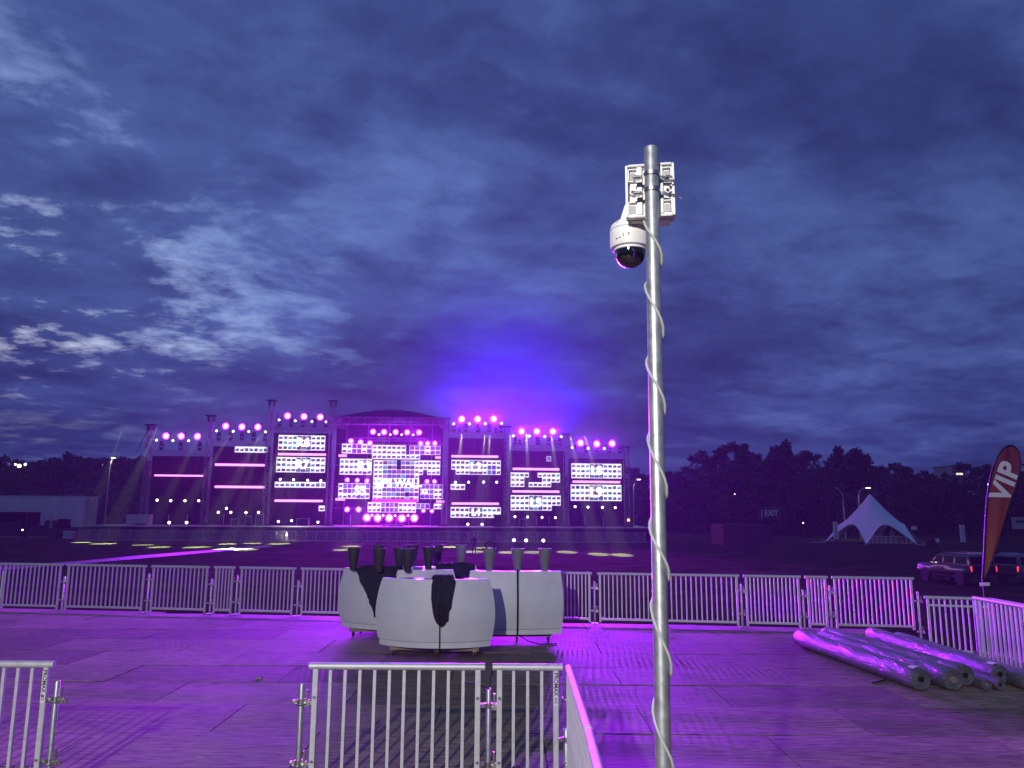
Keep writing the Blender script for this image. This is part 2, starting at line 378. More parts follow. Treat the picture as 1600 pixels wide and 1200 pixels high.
def tree_meshes(seed, leafmat, h=14.0, w=5.0, base=2.0):
    v, f, cl = leaf_crown(seed, h, w, base, 46, 120, 0.42)
    crown = MB().add(v, f).mesh('crown', leafmat)
    t = MB(); rnd = random.Random(seed + 5)
    t.path([(0, 0, -0.3), (0.1, 0, h * 0.2), (-0.1, 0.1, h * 0.45), (0.1, 0, h * 0.8)], [0.42, 0.34, 0.24, 0.07], 8)
    for c, r in rnd.sample(cl, 12):
        z0 = max(1.6, min(c.z * 0.6, h * 0.6)); t.path([(0, 0, z0), (c.x * 0.5, c.y * 0.5, z0 * 0.4 + c.z * 0.6 - 0.4), tuple(c)], [0.15, 0.09, 0.03], 5)
    return t.mesh('trunk', 'bark', True), crown
TREES = [tree_meshes(3, 'leaf_a'), tree_meshes(14, 'leaf_b', 14, 5.6, 1.4), tree_meshes(29, 'leaf_a', 14, 4.4, 2.4), tree_meshes(41, 'leaf_b', 14, 6.2, 1.2)]
def tree(px, ytop, Y, label, k, wide=1.0, group=None):
    t = wp(px, ytop, Y); o = thing('broadleaf_tree', label, 'tree', (t.x, Y, 0), random.uniform(0, 6.28), group)
    s = t.z / 14.3; o.scale = (s * wide, s * wide, s)
    link('trunk', TREES[k][0], o); link('crown', TREES[k][1], o)
random.seed(5)
right_trees = [(1012, 748, 175, 1.0), (1038, 742, 160, 1.1), (1072, 737, 168, 1.2), (1108, 714, 152, 1.15), (1150, 703, 148, 1.1), (1192, 716, 158, 1.0), (1221, 701, 147, 1.0), (1250, 712, 154, 1.05),
               (1284, 738, 170, 1.1), (1322, 708, 146, 1.15), (1350, 722, 150, 1.0), (1382, 732, 158, 1.1), (1415, 736, 165, 1.1), (1448, 742, 160, 1.1), (1482, 747, 168, 1.1), (1522, 731, 150, 1.05), (1556, 736, 154, 1.1), (1590, 740, 150, 1.2), (1625, 726, 150, 1.2)]
for i, (px, y, Y, w) in enumerate(right_trees):
    tree(px, y, Y, f'dark leafy tree, {ORD[i]} from the camera pole in the row beyond the field', i % 4, w, 'trees beyond the field on the right')
left_trees = [(-20, 722, 215), (12, 722, 205), (48, 729, 220), (76, 727, 210), (100, 721, 200), (114, 717, 204), (140, 723, 215), (165, 727, 220), (192, 722, 212), (214, 721, 205), (236, 722, 214)]
for i, (px, y, Y) in enumerate(left_trees):
    tree(px, y, Y, f'dark tree, {ORD[i]} from the left in the far treeline behind the trailer', (i + 1) % 4, 1.35, 'trees behind the trailer')
for i in range(17):
    px = 262 + i * 45
    tree(px, 742 + random.uniform(-6, 8), 200 + random.uniform(-8, 8), f'dark tree behind the stage, {ORD[i]} from the left', i % 4, 1.5, 'trees behind the stage')
# undergrowth under the far trees: one mass
random.seed(21); hv, hf = [], []
for k in range(26000):
    x = random.uniform(-190, 190); z = random.uniform(0, 1) ** 1.3 * (7.0 + 2.0 * math.sin(x * 0.11) + 1.5 * math.sin(x * 0.37)); y = 178 + random.uniform(-5, 5) + 0.0006 * x * x
    q = Vector((x, y, z)); s = random.uniform(0.35, 0.8); a1 = Vector((random.gauss(0, 1), random.gauss(0, 1), random.gauss(0, 1))).normalized(); a2 = a1.orthogonal()
    o = len(hv); hv += [q - a1 * s, q + a2 * s * .6, q + a1 * s, q - a2 * s * .6]; hf.append((o, o + 1, o + 2, o + 3))
u = MB().add(hv, hf).build('undergrowth', 'leaf_a'); tag(u, 'dark undergrowth filling the foot of the far trees', 'undergrowth', kind='stuff')
# wooded rise on the horizon
hl = MB(); N_ = 60
prof = [(-330 + 660 * i / N_) for i in range(N_ + 1)]
hl.grid([[(x, 235, -1) for x in prof], [(x, 250, 9 + 1.6 * math.sin(x * 0.05) + math.sin(x * 0.17)) for x in prof], [(x, 290, 6) for x in prof]])
o = hl.build('hills', 'leaf_a', smooth=True); tag(o, kind='structure')

# --- far buildings
def building(name, label, px0, px1, ytop, Y, wins, mt='concrete', depth=14):
    a = wp(px0, ytop, Y); b = wp(px1, ytop, Y); w = b.x - a.x; h = a.z
    t = thing(name, label, 'building', ((a.x + b.x) / 2, Y, 0))
    MB().box((0, depth / 2, h / 2), (w, depth, h)).build('wall', mt, t)
    MB().box((0, depth / 2, h + 0.25), (w + 0.6, depth + 0.6, 0.5)).build('roof', 'black_metal', t)
    for (px, py, ww, hh, lit) in wins:
        p = wp(px, py, Y - 0.05); q = MB().box((0, 0, 0), (ww, 0.1, hh)).build('window', 'window_lit' if lit else 'car_glass', t); q.location = (p.x - (a.x + b.x) / 2, -0.06, p.z)
    return t
building('long_hillside_building', 'long low dark building with a row of lit windows on the hill', 132, 186, 719, 232, [(134.5, 724.5, .9, .7, 1), (138.5, 724.5, .7, .6, 1), (146, 724.5, .9, .5, 0), (159, 724.5, 1.0, .8, 1), (162.5, 724.5, .8, .8, 1), (165.5, 724.5, .8, .7, 1), (173, 724.5, .8, .6, 0), (177, 724.5, .6, .6, 1)], 'black_metal')
building('hillside_house', 'pale low house below bright lamps on the left hill', 38, 72, 735, 214, [(45, 739, 1.0, .8, 0), (60, 739, 1.0, .8, 0)])
building('tower_block', 'grey tower block with two lit windows rising behind the trees', 1487, 1511, 729, 320, [(1496, 740.5, .9, .7, 1), (1501.5, 740.5, 1.4, .7, 1)] + [(1490 + 4 * i, 733 + 4 * j, .8, .7, 0) for i in range(5) for j in (0, 1, 3, 4)])
for (px, py, Y, r, lab) in [(30, 728, 205, .42, 'largest bright lamp of the cluster on the left hill'), (39.5, 725.5, 205, .28, 'bright lamp right of the largest lamp on the left hill'), (24, 725.5, 206, .22, 'small bright lamp left of the largest lamp on the left hill'), (1148, 772, 140, .09, 'tiny white light among the dark trees above the EXIT sign'),
                         (1255, 817, 122, .09, 'tiny white light low on the field beside the EXIT sign'), (1544, 757, 140, .1, 'tiny white light in the trees left of the VIP flag')]:
    p = wp(px, py, Y - 9 if Y > 200 else Y); t = thing('yard_light', lab, 'lamp', (p.x, p.y, 0)); MB().bar((0, 0, 0), (0, 0, p.z - r), 0.06, 6).build('post', 'black_metal', t); MB().lathe([(r * .4, p.z - r), (r, p.z - r * .4), (r, p.z + r * .4), (r * .4, p.z + r)], n=10).build('globe', 'lamp_warm', t)

def street_lamp(label, foot_px, Y, head_px, head_py, lit=True, arm=1.4, matl='galvanised'):
    h = wp(head_px, head_py, Y); f = wp(foot_px, head_py, Y); t = thing('street_lamp', label, 'street lamp', (f.x, Y, 0)); dx = h.x - f.x
    pts = [(0, 0, 0), (0, 0, h.z * 0.8)] + [(dx * (1 - math.cos(q)), 0, h.z * 0.8 + (h.z * 0.2) * math.sin(q)) for q in (0.3, 0.6, 0.9, 1.2, 1.5)]
    MB().path(pts, [0.11, 0.09] + [0.07] * 5, 8).build('post', matl, t, True)
    MB().box((dx, 0, h.z), (0.9, 0.45, 0.22)).build('lamp_head', 'black_metal', t, bevel=0.05)
    if lit:
        MB().box((dx, -0.05, h.z - 0.14), (0.55, 0.36, 0.10)).build('lens', 'lamp_warm', t)
        l = light('lamp_glow', 'SPOT', (0, 0, 0), 900, (1.0, 0.86, 0.62), spot_size=R(150), spot_blend=0.6, shadow_soft_size=0.2); l.parent = t; l.location = (dx, 0, h.z - 0.4)
street_lamp('lit street lamp standing behind the white trailer', 173, 130, 177.5, 714)
street_lamp('lit curved street lamp rising behind the white peaked tent', 1340, 118, 1356, 761)
street_lamp('unlit curved street lamp left of the white peaked tent', 1316, 124, 1300, 761, lit=False)
street_lamp('lit street lamp just right of the stage beyond the last truss tower', 989, 132, 998, 748)

# ================================================================ THE STAGE
def YS(px): return 108.5 + (px - 232) / 750.0 * 7.0      # the stage front stands slightly askew
Z1 = lambda x, y: (210 + x / 4.848, 620 + y / 4.848)
Z2 = lambda x, y: (510 + x / 5.215, 620 + y / 5.215)
Z3 = lambda x, y: (690 + x / 5.0, 630 + y / 5.0)
DECK = 1.85
def sp(p, dy=0.0):
    return wp(p[0], p[1], YS(p[0]) + dy)
def stage_span(px0, px1): return sp((px0, 800)).x, sp((px1, 800)).x
# deck
xa, xb = sp((168, 800)).x, sp((1010, 800)).x
d = thing('stage_deck', 'long low black stage deck below the screens', 'stage', (0, 0, 0))
ya, yb = YS(168) - 6, YS(1010) - 6
def slab(x0, y0, x1, y1, z0, z1, dep):
    m = MB(); m.add([(x0, y0, z0), (x1, y1, z0), (x1, y1 + dep, z0), (x0, y0 + dep, z0), (x0, y0, z1), (x1, y1, z1), (x1, y1 + dep, z1), (x0, y0 + dep, z1)], [(0, 1, 2, 3), (4, 7, 6, 5), (0, 4, 5, 1), (1, 5, 6, 2), (2, 6, 7, 3), (3, 7, 4, 0)]); return m
slab(xa, ya, xb, yb, DECK - 0.12, DECK, 18).build('deck_boards', 'case_grey', d)
slab(xa + .1, ya + .15, xb - .1, yb + .15, 0, DECK - 0.13, 17).build('skirt', 'black_scrim', d)
slab(xa, ya - 0.05, xb, yb - 0.05, DECK - 0.10, DECK + 0.03, 0.045).build('edge_trim', 'aluminium', d)

# truss towers
def box_truss(m, a, b, w, step, up=Vector((0, 0, 1)), r=0.05):
    a = Vector(a); b = Vector(b); t = (b - a).normalized()
    p = t.orthogonal().normalized() if abs(t.z) > .9 else up
    if abs(t.z) > .9: p = Vector((1, 0, 0))
    q = t.cross(p).normalized(); p = q.cross(t).normalized()
    cs = [p * w / 2 * i + q * w / 2 * j for i, j in ((-1, -1), (1, -1), (1, 1), (-1, 1))]
    for c in cs: m.bar(a + c, b + c, r)
    n = max(1, int((b - a).length / step)); L_ = (b - a).length / n
    for i in range(n):
        for k in range(4):
            c0, c1 = cs[k], cs[(k + 1) % 4]
            if i % 2: c0, c1 = c1, c0
            m.bar(a + t * L_ * i + c0, a + t * L_ * (i + 1) + c1, r * 0.6)
            m.bar(a + t * L_ * i + cs[k], a + t * L_ * i + cs[(k + 1) % 4], r * 0.6)
    return m
towers = [(236, 665, 'leaning-wire truss tower at the left end of the stage'), (330, 651, 'truss tower between the two low left bays'), (425, 627, 'tall truss tower left of the R6 screen'), (521, 628, 'tall truss tower between the R6 screen and the domed roof'),
          (697, 655, 'truss tower right of the domed roof'), (792, 668, 'truss tower right of the L2 screen'), (884, 680, 'truss tower left of the L8 screen'), (978, 700, 'truss tower at the right end of the stage')]
for px, yt, lab in towers:
    tp_ = sp((px, yt), -1.2); t = thing('truss_tower', lab, 'truss tower', (tp_.x, tp_.y, DECK), 0, 'stage truss towers')
    h = tp_.z - DECK
    box_truss(MB(), (0, 0, 0), (0, 0, h), 0.72, 0.9).build('mast', 'truss_metal', t)
    MB().box((0, 0, 0.1), (1.5, 1.5, 0.2)).build('base_plate', 'black_metal', t)
    m = MB().box((0, 0, h + 0.1), (1.3, 0.9, 0.16)); m.box((-.35, 0, h - 0.35), (0.12, 0.7, 0.7)); m.box((.35, 0, h - 0.35), (0.12, 0.7, 0.7)); m.build('head_block', 'black_metal', t)
    if px == 236:
        MB().bar((-.3, 0, h - .2), (-2.4, 2, h - 3.0), 0.05).build('stay_wire', 'black_metal', t); MB().bar((-.2, 0, h - .3), (-1.0, 1.2, h - 3.4), 0.05).build('stay_wire', 'black_metal', t)

# black scrims behind each bay and the rigs above them
bays = {'A': (238, 328, 712, 'low left end bay with one pink tube'), 'B': (333, 424, 697, 'left bay with two pink tubes'), 'C': (428, 519, 676, 'R6 bay'),
        'E': (700, 791, 684, 'L2 bay'), 'F': (795, 883, 704, 'bay of the broken screen'), 'G': (888, 977, 716, 'L8 bay')}
for k, (p0, p1, yt, ph) in bays.items():
    a = sp((p0, yt), 1.6); b = sp((p1, yt), 1.6); w = b.x - a.x
    t = thing('black_scrim_wall', f'black cloth wall at the back of the {ph}', 'stage drape', ((a.x + b.x) / 2, (a.y + b.y) / 2, DECK), math.atan2(b.y - a.y, w), 'black walls of the stage bays')
    n = 40
    pts = [[(-w / 2 + w * i / n, 0.06 * math.sin(i * 1.9), z) for i in range(n + 1)] for z in (0, (a.z - DECK) * .5, a.z - DECK)]
    pts2 = [[(p[0], p[1] + 0.1, p[2]) for p in r_] for r_ in pts]
    m = MB().grid(pts); m.grid(pts2); m.build('drape', 'black_scrim', t, True)
    box_truss(MB(), (-w / 2, -0.5, a.z - DECK + 0.5), (w / 2, -0.5, a.z - DECK + 0.5), 0.5, 0.7, r=0.045).build('top_truss', 'truss_metal', t)
    for i in range(3 if k == 'A' else 5):
        nx = (i + 0.5) / (3 if k == 'A' else 5) - 0.5
        m = MB().box((nx * w, -0.5, a.z - DECK + 1.0), (0.38, 0.34, 0.34)); m.box((nx * w - .24, -.5, a.z - DECK + 1.35), (0.07, 0.2, 0.8)); m.box((nx * w + .24, -.5, a.z - DECK + 1.35), (0.07, 0.2, 0.8))
        m.lathe([(0.2, -.35), (0.28, 0.0), (0.26, 0.3)], (nx * w, -0.5, a.z - DECK + 1.75), 10); m.build('hanging_fixture', 'black_metal', t)
# centre back wall
a = sp((527, 660), 6); b = sp((694, 660), 6)
t = thing('back_wall', 'dark back wall of the centre stage behind the mosaic screens', 'stage drape', ((a.x + b.x) / 2, a.y, DECK)); MB().box((0, 0, (a.z - DECK) / 2), (b.x - a.x, 0.2, a.z - DECK)).build('drape', 'black_scrim', t)
for i in range(5): MB().box((-6.5 + 3.25 * i, -0.25, (a.z - DECK) / 2), (0.1, 0.1, a.z - DECK)).build('upright', 'truss_metal', t)
for i in range(4): MB().box((0, -0.25, 2.5 + 3.2 * i), (b.x - a.x, 0.08, 0.08)).build('cross_bar', 'truss_metal', t)

# domed roof over the centre
cx = sp(Z2(520, 200)).x; cyr = YS(612); l_ = sp(Z2(88, 182)); r_ = sp(Z2(955, 182)); pk = sp(Z2(530, 75))
t = thing('stage_roof', 'dark domed stage roof over the centre screens', 'stage roof', (cx, cyr, 0))
hw = (r_.x - l_.x) / 2; zb = (l_.z + r_.z) / 2; rise = pk.z - zb
rows = []
for j in range(9):
    q = j / 8 * math.pi; row_ = []
    yy_ = -2 + 11 * j / 8; amp = 0.55 + 0.45 * math.sin(q)
    for i in range(25):
        s = -1 + 2 * i / 24; row_.append((hw * s, yy_, zb + rise * (1 - abs(s) ** 1.7) * amp * (1.0 - 0.10 * (1 - abs(s)))))
    rows.append(row_)
m = MB().grid(rows); m.grid([[(p[0] * .99, p[1], p[2] - 0.15) for p in r2] for r2 in rows]); m.grid([rows[0], [(p[0], p[1], zb - 0.1) for p in rows[0]]]); m.build('canopy', 'black_cloth', t, True)
zt = sp(Z2(500, 212)).z
box_truss(MB(), (-hw - 1.2, -2.2, zt), (hw + 1.2, -2.2, zt), 1.0, 1.1, r=0.055).build('front_truss', 'truss_metal', t)
for s in (-1, 1): box_truss(MB(), (s * hw, -1.6, zt), (s * hw, 9, zt), 0.9, 1.1, r=0.05).build('side_truss', 'truss_metal', t)
box_truss(MB(), (-hw * .7, 0.5, sp(Z2(500, 345)).z), (hw * .75, 0.5, sp(Z2(500, 345)).z), 0.45, 0.7, r=0.04).build('lighting_truss', 'truss_metal', t)
for s in (-.7, -.2, .3, .75): MB().bar((hw * s, 0.5, sp(Z2(500, 345)).z), (hw * s, 0.5, zb), 0.03).build('hoist_chain', 'black_metal', t)

# LED screens: white modules with rows of small pictures
PICT = [(0.05, 0.02, 0.16), (0.10, 0.06, 0.25), (0.02, 0.02, 0.06), (0.16, 0.10, 0.34), (0.03, 0.22, 0.32), (0.20, 0.03, 0.10), (0.06, 0.05, 0.10), (0.10, 0.42, 0.55), (0.30, 0.24, 0.42)]
def screen(label, zf, x0, y0, x1, y1, cols, rows, holes=(), text=None, dy=0.0, dark=None, tx=0.5, ty=0.5, tsize=None, seed=0):
    rnd = random.Random(seed * 7 + 1)
    A = sp(zf(x0, y1), dy); B = sp(zf(x1, y1), dy); C = sp(zf(x0, y0), dy); D_ = sp(zf(x1, y0), dy)
    w = ((B - A).length + (D_ - C).length) / 2; h = (C.z - A.z + D_.z - B.z) / 2
    t = thing('led_screen', label, 'led screen', ((A.x + B.x) / 2, (A.y + B.y) / 2, (A.z + B.z) / 2), math.atan2(B.y - A.y, B.x - A.x), 'LED screens of the stage')
    cw, ch = w / cols, h / rows
    pan = MB(); cas = MB(); pv, pf, pc = [], [], []
    for c in range(cols):
        for r in range(rows):
            if (c, r) in holes: continue
            X = -w / 2 + cw * (c + .5); Zc = h - ch * (r + .5)
            pan.box((X, 0, Zc), (cw - 0.004, 0.05, ch - 0.004)); cas.box((X, 0.13, Zc), (cw * .92, 0.18, ch * .92))
            base = PICT[rnd.randrange(len(PICT))]
            dk = dark and dark(c, r)
            def quad(u0, v0, u1, v1, u2, v2, u3, v3, col):
                o = len(pv)
                for (a_, b_) in ((u0, v0), (u1, v1), (u2, v2), (u3, v3)): pv.append((X + a_ * cw, -0.045 - 0.004 * (o % 12 > 4), Zc + b_ * ch))
                pf.append((o, o + 1, o + 2, o + 3)); pc.append(col)
            if dk: quad(-.44, -.42, .44, -.42, .44, .42, -.44, .42, (0.10, 0.02, 0.42))
            intext = text and abs((c + .5) / cols - tx) < (.34 if len(text) > 3 else .13)
            pw = .48 if intext else .38
            if intext: quad(-.44, -.40, .44, -.40, .44, .40, -.44, .40, tuple(c_ * .8 + .05 for c_ in base))
            quad(-pw, -.30, pw, -.30, pw, rnd.uniform(.12, .32), -pw, rnd.uniform(.0, .3), tuple(c_ * 0.9 for c_ in base))
            b2 = PICT[rnd.randrange(len(PICT))]
            quad(-pw, -.30, rnd.uniform(0, pw), -.30, rnd.uniform(-.1, pw), rnd.uniform(-.12, .05), -pw, rnd.uniform(-.1, .0), tuple(c_ * 0.6 for c_ in b2))
    p1_ = pan.build('panel', 'screen_white', t); p2_ = cas.build('casing', 'black_metal', t)
    if holes: tag(p1_, kind='stuff'); tag(p2_, kind='stuff')
    me = bpy.data.meshes.new('pictures'); me.from_pydata(pv, [], pf); at = me.color_attributes.new('Col', 'FLOAT_COLOR', 'CORNER')
    i = 0
    for p, c_ in zip(me.polygons, pc):
        for _ in p.loop_indices: at.data[i].color = (*c_, 1); i += 1
    me.materials.append(M('screen_picture')); tag(link('pictures', me, t), kind='stuff')
    if text:
        tm = text_mesh(text, tsize or h * 0.80, 'screen_text', bold=(tsize or h * 0.80) * 0.045, extrude=0.02)
        o = link('lettering', tm, t, loc=(-w / 2 + w * tx, -0.09, h * ty)); o.rotation_euler.x = R(90)
    return t
S = screen
S('narrow white LED strip screen high in the left bay with two tubes', Z1, 760, 378, 1010, 422, 7, 1, seed=1)
S('wide white LED screen reading R6 high on its bay', Z1, 1088, 292, 1442, 405, 10, 3, text='R6', tx=.53, seed=2)
S('wide white LED screen reading R7 below the R6 screen', Z1, 1072, 458, 1442, 573, 10, 3, text='R7', tx=.53, seed=3)
S('one-row LED strip screen below the R7 screen', Z1, 1062, 645, 1446, 688, 10, 1, seed=4)
S('single small square LED module low in the R6 bay', Z1, 1395, 824, 1440, 866, 1, 1, seed=5)
S('patchy LED screen at the upper left of the centre stage', Z2, 125, 383, 368, 462, 6, 2, dark=lambda c, r: c in (2, 3) or (c == 5), seed=6)
S('stepped white LED screen under the roof at the top centre', Z2, 372, 395, 762, 508, 10, 3, holes={(7, 0), (7, 1), (8, 0), (8, 1), (9, 0), (9, 1)}, dy=-.35, seed=7)
S('patchy LED screen at the upper right of the centre stage', Z2, 676, 400, 928, 472, 6, 2, dark=lambda c, r: c not in (3,), seed=8)
S('white LED screen left of the big centre wall', Z2, 107, 505, 366, 635, 7, 3, text='R3', tx=.78, seed=9)
S('large centre LED wall reading UPS WALL', Z2, 377, 520, 748, 850, 10, 9, holes={(5, 0), (5, 1), (7, 7)}, text='UPS WALL', tx=.55, ty=.435, tsize=1.45, dy=-.25, dark=lambda c, r: (2 <= c <= 8 and r in (2, 3)) or (2 <= c <= 9 and 4 <= r <= 5 and (c + r) % 3 != 0) or (c > 2 and r == 6 and c % 2 == 0) or (r == 7 and c in (2, 4, 5, 8, 9)), seed=10)
S('white LED screen right of the big centre wall', Z2, 752, 520, 925, 636, 5, 3, holes={(1, 2)}, seed=11)
S('patchy LED screen at the lower left of the centre stage', Z2, 95, 705, 350, 830, 7, 3, dark=lambda c, r: r < 2 and c in (1, 2, 3, 6), text='S5', tx=.7, seed=12)
S('patchy LED screen at the lower right of the centre stage', Z2, 764, 715, 948, 832, 5, 3, dark=lambda c, r: c < 3 or r == 0, text='3.S', tx=.18, tsize=.8, seed=13)
S('wide LED strip along the foot of the centre stage', Z2, 335, 860, 728, 942, 11, 2, dark=lambda c, r: 3 <= c <= 6, dy=-.45, seed=14)
S('gappy low LED strip at the lower right of the centre stage', Z2, 732, 870, 945, 914, 6, 1, holes={(3, 0)}, dark=lambda c, r: c < 3, seed=15)
S('wide white LED screen reading L2 with a missing lower corner', Z3, 75, 445, 460, 558, 11, 3, holes={(0, 2)}, text='L2', dark=lambda c, r: (c, r) in ((8, 1), (9, 1), (9, 2), (8, 2)), seed=16)
S('short three-picture LED strip below the L2 screen', Z3, 70, 632, 183, 676, 3, 1, seed=17)
S('two-row white LED screen at the foot of the L2 bay', Z3, 70, 812, 462, 895, 11, 2, text='L4', tsize=1.3, seed=18)
S('tiny single LED module high in the bay of the broken screen', Z3, 820, 415, 855, 453, 1, 1, dark=lambda c, r: True, seed=19)
S('broken LED screen with missing modules in its middle', Z3, 540, 543, 925, 655, 11, 3, holes={(4, 0), (5, 0), (3, 1), (4, 1), (5, 1), (6, 1), (3, 2), (9, 2), (10, 2)}, seed=20)
S('wide LED screen below the broken one with its lower right corner missing', Z3, 540, 720, 930, 838, 11, 3, holes={(9, 2), (10, 2)}, text='L5', seed=21)
S('wide white LED screen reading L8 at the right end', Z3, 1015, 472, 1405, 587, 11, 3, text='L8', seed=22)
S('wide white LED screen reading L9 at the right end', Z3, 1010, 637, 1405, 763, 11, 3, text='L9', seed=23)

# pink LED tubes
def tube(label, zf, x0, x1, y, matn='tube_pink', r=0.17):
    a = sp(zf(x0, y), -.3); b = sp(zf(x1, y), -.3); t = thing('led_tube', label, 'led tube', ((a.x + b.x) / 2, (a.y + b.y) / 2, (a.z + b.z) / 2), math.atan2(b.y - a.y, b.x - a.x), 'pink LED tubes of the stage')
    w = (b - a).length
    MB().path([(-w / 2, 0, 0), (w / 2, 0, 0)], r, 8).build('diffuser', matn, t); MB().box((0, 0.3, 0), (w + .2, 0.12, 0.4)).build('rail', 'black_metal', t)
    n = max(1, round(w / 2.2))
    for i in range(n):
        l = light('tube_glow', 'POINT', (0, 0, 0), 28, (1.0, 0.015, 0.50), shadow_soft_size=0.1); l.parent = t; l.location = (-w / 2 + w * (i + .5) / n, .75, 0.35)
tube('pink LED tube across the low left end bay', Z1, 152, 523, 597, r=.12)
tube('upper pink LED tube of the left bay with two tubes', Z1, 612, 990, 516)
tube('lower pink LED tube of the left bay with two tubes', Z1, 610, 985, 683)
tube('pink LED tube between the R6 and R7 screens', Z1, 1088, 1450, 436)
tube('pink LED tube low in the R6 bay', Z1, 1063, 1425, 788)
tube('short pink LED tube at the upper left of the centre stage', Z2, 100, 165, 480)
tube('short pink LED tube at the upper right of the centre stage', Z2, 888, 930, 495)
tube('short pink LED tube at the lower left of the centre stage', Z2, 75, 150, 836)
tube('short pink LED tube at the lower right of the centre stage', Z2, 895, 960, 853)
tube('dim red LED tube under the UPS WALL screen', Z2, 372, 745, 846, 'tube_red', .22)
tube('pink LED tube above the L2 screen', Z3, 78, 442, 416)
tube('pink LED tube below the L2 screen', Z3, 80, 447, 785)
tube('pink LED tube above the broken screen', Z3, 557, 918, 515)
tube('pink LED tube below the broken screen', Z3, 555, 918, 690)
tube('pink LED tube between the L8 and L9 screens', Z3, 1025, 1393, 615)

# lamps
def lamp_mesh(rad):
    b = MB().lathe([(rad * .55, 0.75 * rad + .3), (rad * .8, 0.6 * rad), (rad * 1.12, 0.1), (rad * 1.12, 0.0), (rad * 1.0, 0.03)], n=16, axis='Y').mesh('housing', 'black_metal', True)
    y = MB().box((-rad * 1.25, 0.25, 0.3 * rad), (.06, .12, rad * 1.6)); y.box((rad * 1.25, 0.25, 0.3 * rad), (.06, .12, rad * 1.6)); y.box((0, 0.25, rad * 1.15), (rad * 2.56, .12, .06))
    return b, y.mesh('yoke', 'black_metal'), MB().lathe([(rad, 0.02), (rad * .9, -0.06), (rad * .5, -0.11), (rad * .05, -0.13)], n=16, axis='Y')
LM = {}; SPILL = 380
def lamp(name, label, group, p, rad, lens, dy=-1.0, power=0, color=(1, 1, 1)):
    q = sp(p, dy); key = (rad, lens)
    if key not in LM:
        b_, y_, l_ = lamp_mesh(rad); LM[key] = (b_, y_, l_.mesh('lens', lens, True), MB().lathe([(rad * 1.0, -.03), (rad * 1.15, -.04), (rad * 1.21, .02), (rad * 1.15, .06), (rad * 1.0, .05)], n=20, axis='Y').mesh('halo_ring', 'halo_glow', True))
    t = thing(name, label, 'stage lamp', q, 0, group)
    link('housing', LM[key][0], t); link('yoke', LM[key][1], t); ln_ = link('lens', LM[key][2], t)
    if lens == 'lens_magenta': link('halo_ring', LM[key][3], ln_)  # added glowing ring imitates the halo of light round the lens
    if power:
        l = light('lamp_beam', 'SPOT', (0, 0, 0), power, color, shadow_soft_size=rad * .5, spot_size=R(46), spot_blend=0.9, aim=Vector((q.x * .15, 12, 1.5)) - q); l.parent = t; l.location = (0, -0.25, 0)
        g_ = light('lens_spill', 'POINT', (0, 0, 0), SPILL * (rad / .4) ** 2 * (2.6 if 525 < p[0] < 697 else 1), (0.55, 0.01, 1.0), shadow_soft_size=.08); g_.parent = t; g_.location = (0, -0.4, 0)
    return t
PW = 80000; MAG = (0.55, 0.02, 1.0); VIO = (0.34, 0.010, 1.0)
def big_row(zf, pts, where, rad=0.42, pw=PW, col=VIO):
    pw *= .27 if zf is Z1 else (1.75 if zf is Z3 else 1.0)
    n = len(pts); nm = ['left', 'middle', 'right'] if n == 3 else (['left', 'right'] if n == 2 else ['first', 'second', 'third', 'fourth', 'fifth'])
    for i, (x, y) in enumerate(pts):
        lab = f'{nm[i]} large magenta lamp {where}' if n <= 3 else f'{nm[i]} large magenta lamp from the left {where}'
        lamp('wash_lamp', lab, 'large magenta stage lamps', zf(x, y), rad, 'lens_magenta', power=pw, color=col)
def small_row(zf, pts, where, rad=0.15, group='small white stage lamps'):
    for i, (x, y) in enumerate(pts):
        lab = f'{ORD[i]} small white lamp from the left {where}' if len(pts) > 1 else f'small white lamp {where}'
        lamp('spot_lamp', lab, group, zf(x, y), rad, 'lens_white')
big_row(Z1, [(240, 297), (355, 298), (478, 300)], 'above the low left end bay'); big_row(Z1, [(692, 222), (815, 228), (935, 229)], 'above the left bay with two tubes'); big_row(Z1, [(1160, 145), (1285, 150), (1408, 154)], 'above the R6 bay')
big_row(Z2, [(380, 285), (470, 287), (565, 288), (658, 290), (755, 291)], 'hung under the domed roof', .36, PW * .5); big_row(Z2, [(200, 360), (278, 370), (355, 378)], 'at the upper left of the centre stage', .33, PW * .5); big_row(Z2, [(768, 380), (825, 380), (883, 378)], 'at the upper right of the centre stage', .30, PW * .5)
big_row(Z2, [(170, 677), (252, 680), (330, 685)], 'at the middle left of the centre stage', .26, PW * .5); big_row(Z2, [(820, 690), (880, 690)], 'at the middle right of the centre stage', .26, PW * .5)
big_row(Z2, [(168, 918), (262, 918)], 'at the lower left of the centre stage', .33, PW); big_row(Z2, [(790, 928), (860, 932)], 'at the lower right of the centre stage', .24, PW * .5)
big_row(Z2, [(330, 985), (418, 987), (512, 987), (615, 990), (716, 988)], 'along the stage floor below the mosaic', .50, PW * .25, MAG)
big_row(Z3, [(157, 125), (281, 125), (407, 123)], 'above the L2 bay', .47, PW * 1.3); big_row(Z3, [(624, 221), (744, 221), (869, 221)], 'above the bay of the broken screen', .45, PW * 1.2); big_row(Z3, [(1085, 311), (1212, 318), (1332, 315)], 'above the L8 bay', .45, PW * 1.2)
small_row(Z1, [(167, 328), (292, 332), (411, 333)], 'under the magenta lamps, low left end bay'); small_row(Z1, [(622, 258), (748, 262), (866, 263), (994, 266)], 'under the magenta lamps, two-tube left bay'); small_row(Z1, [(1096, 175), (1218, 182), (1345, 188), (1450, 190)], 'under the magenta lamps of the R6 bay')
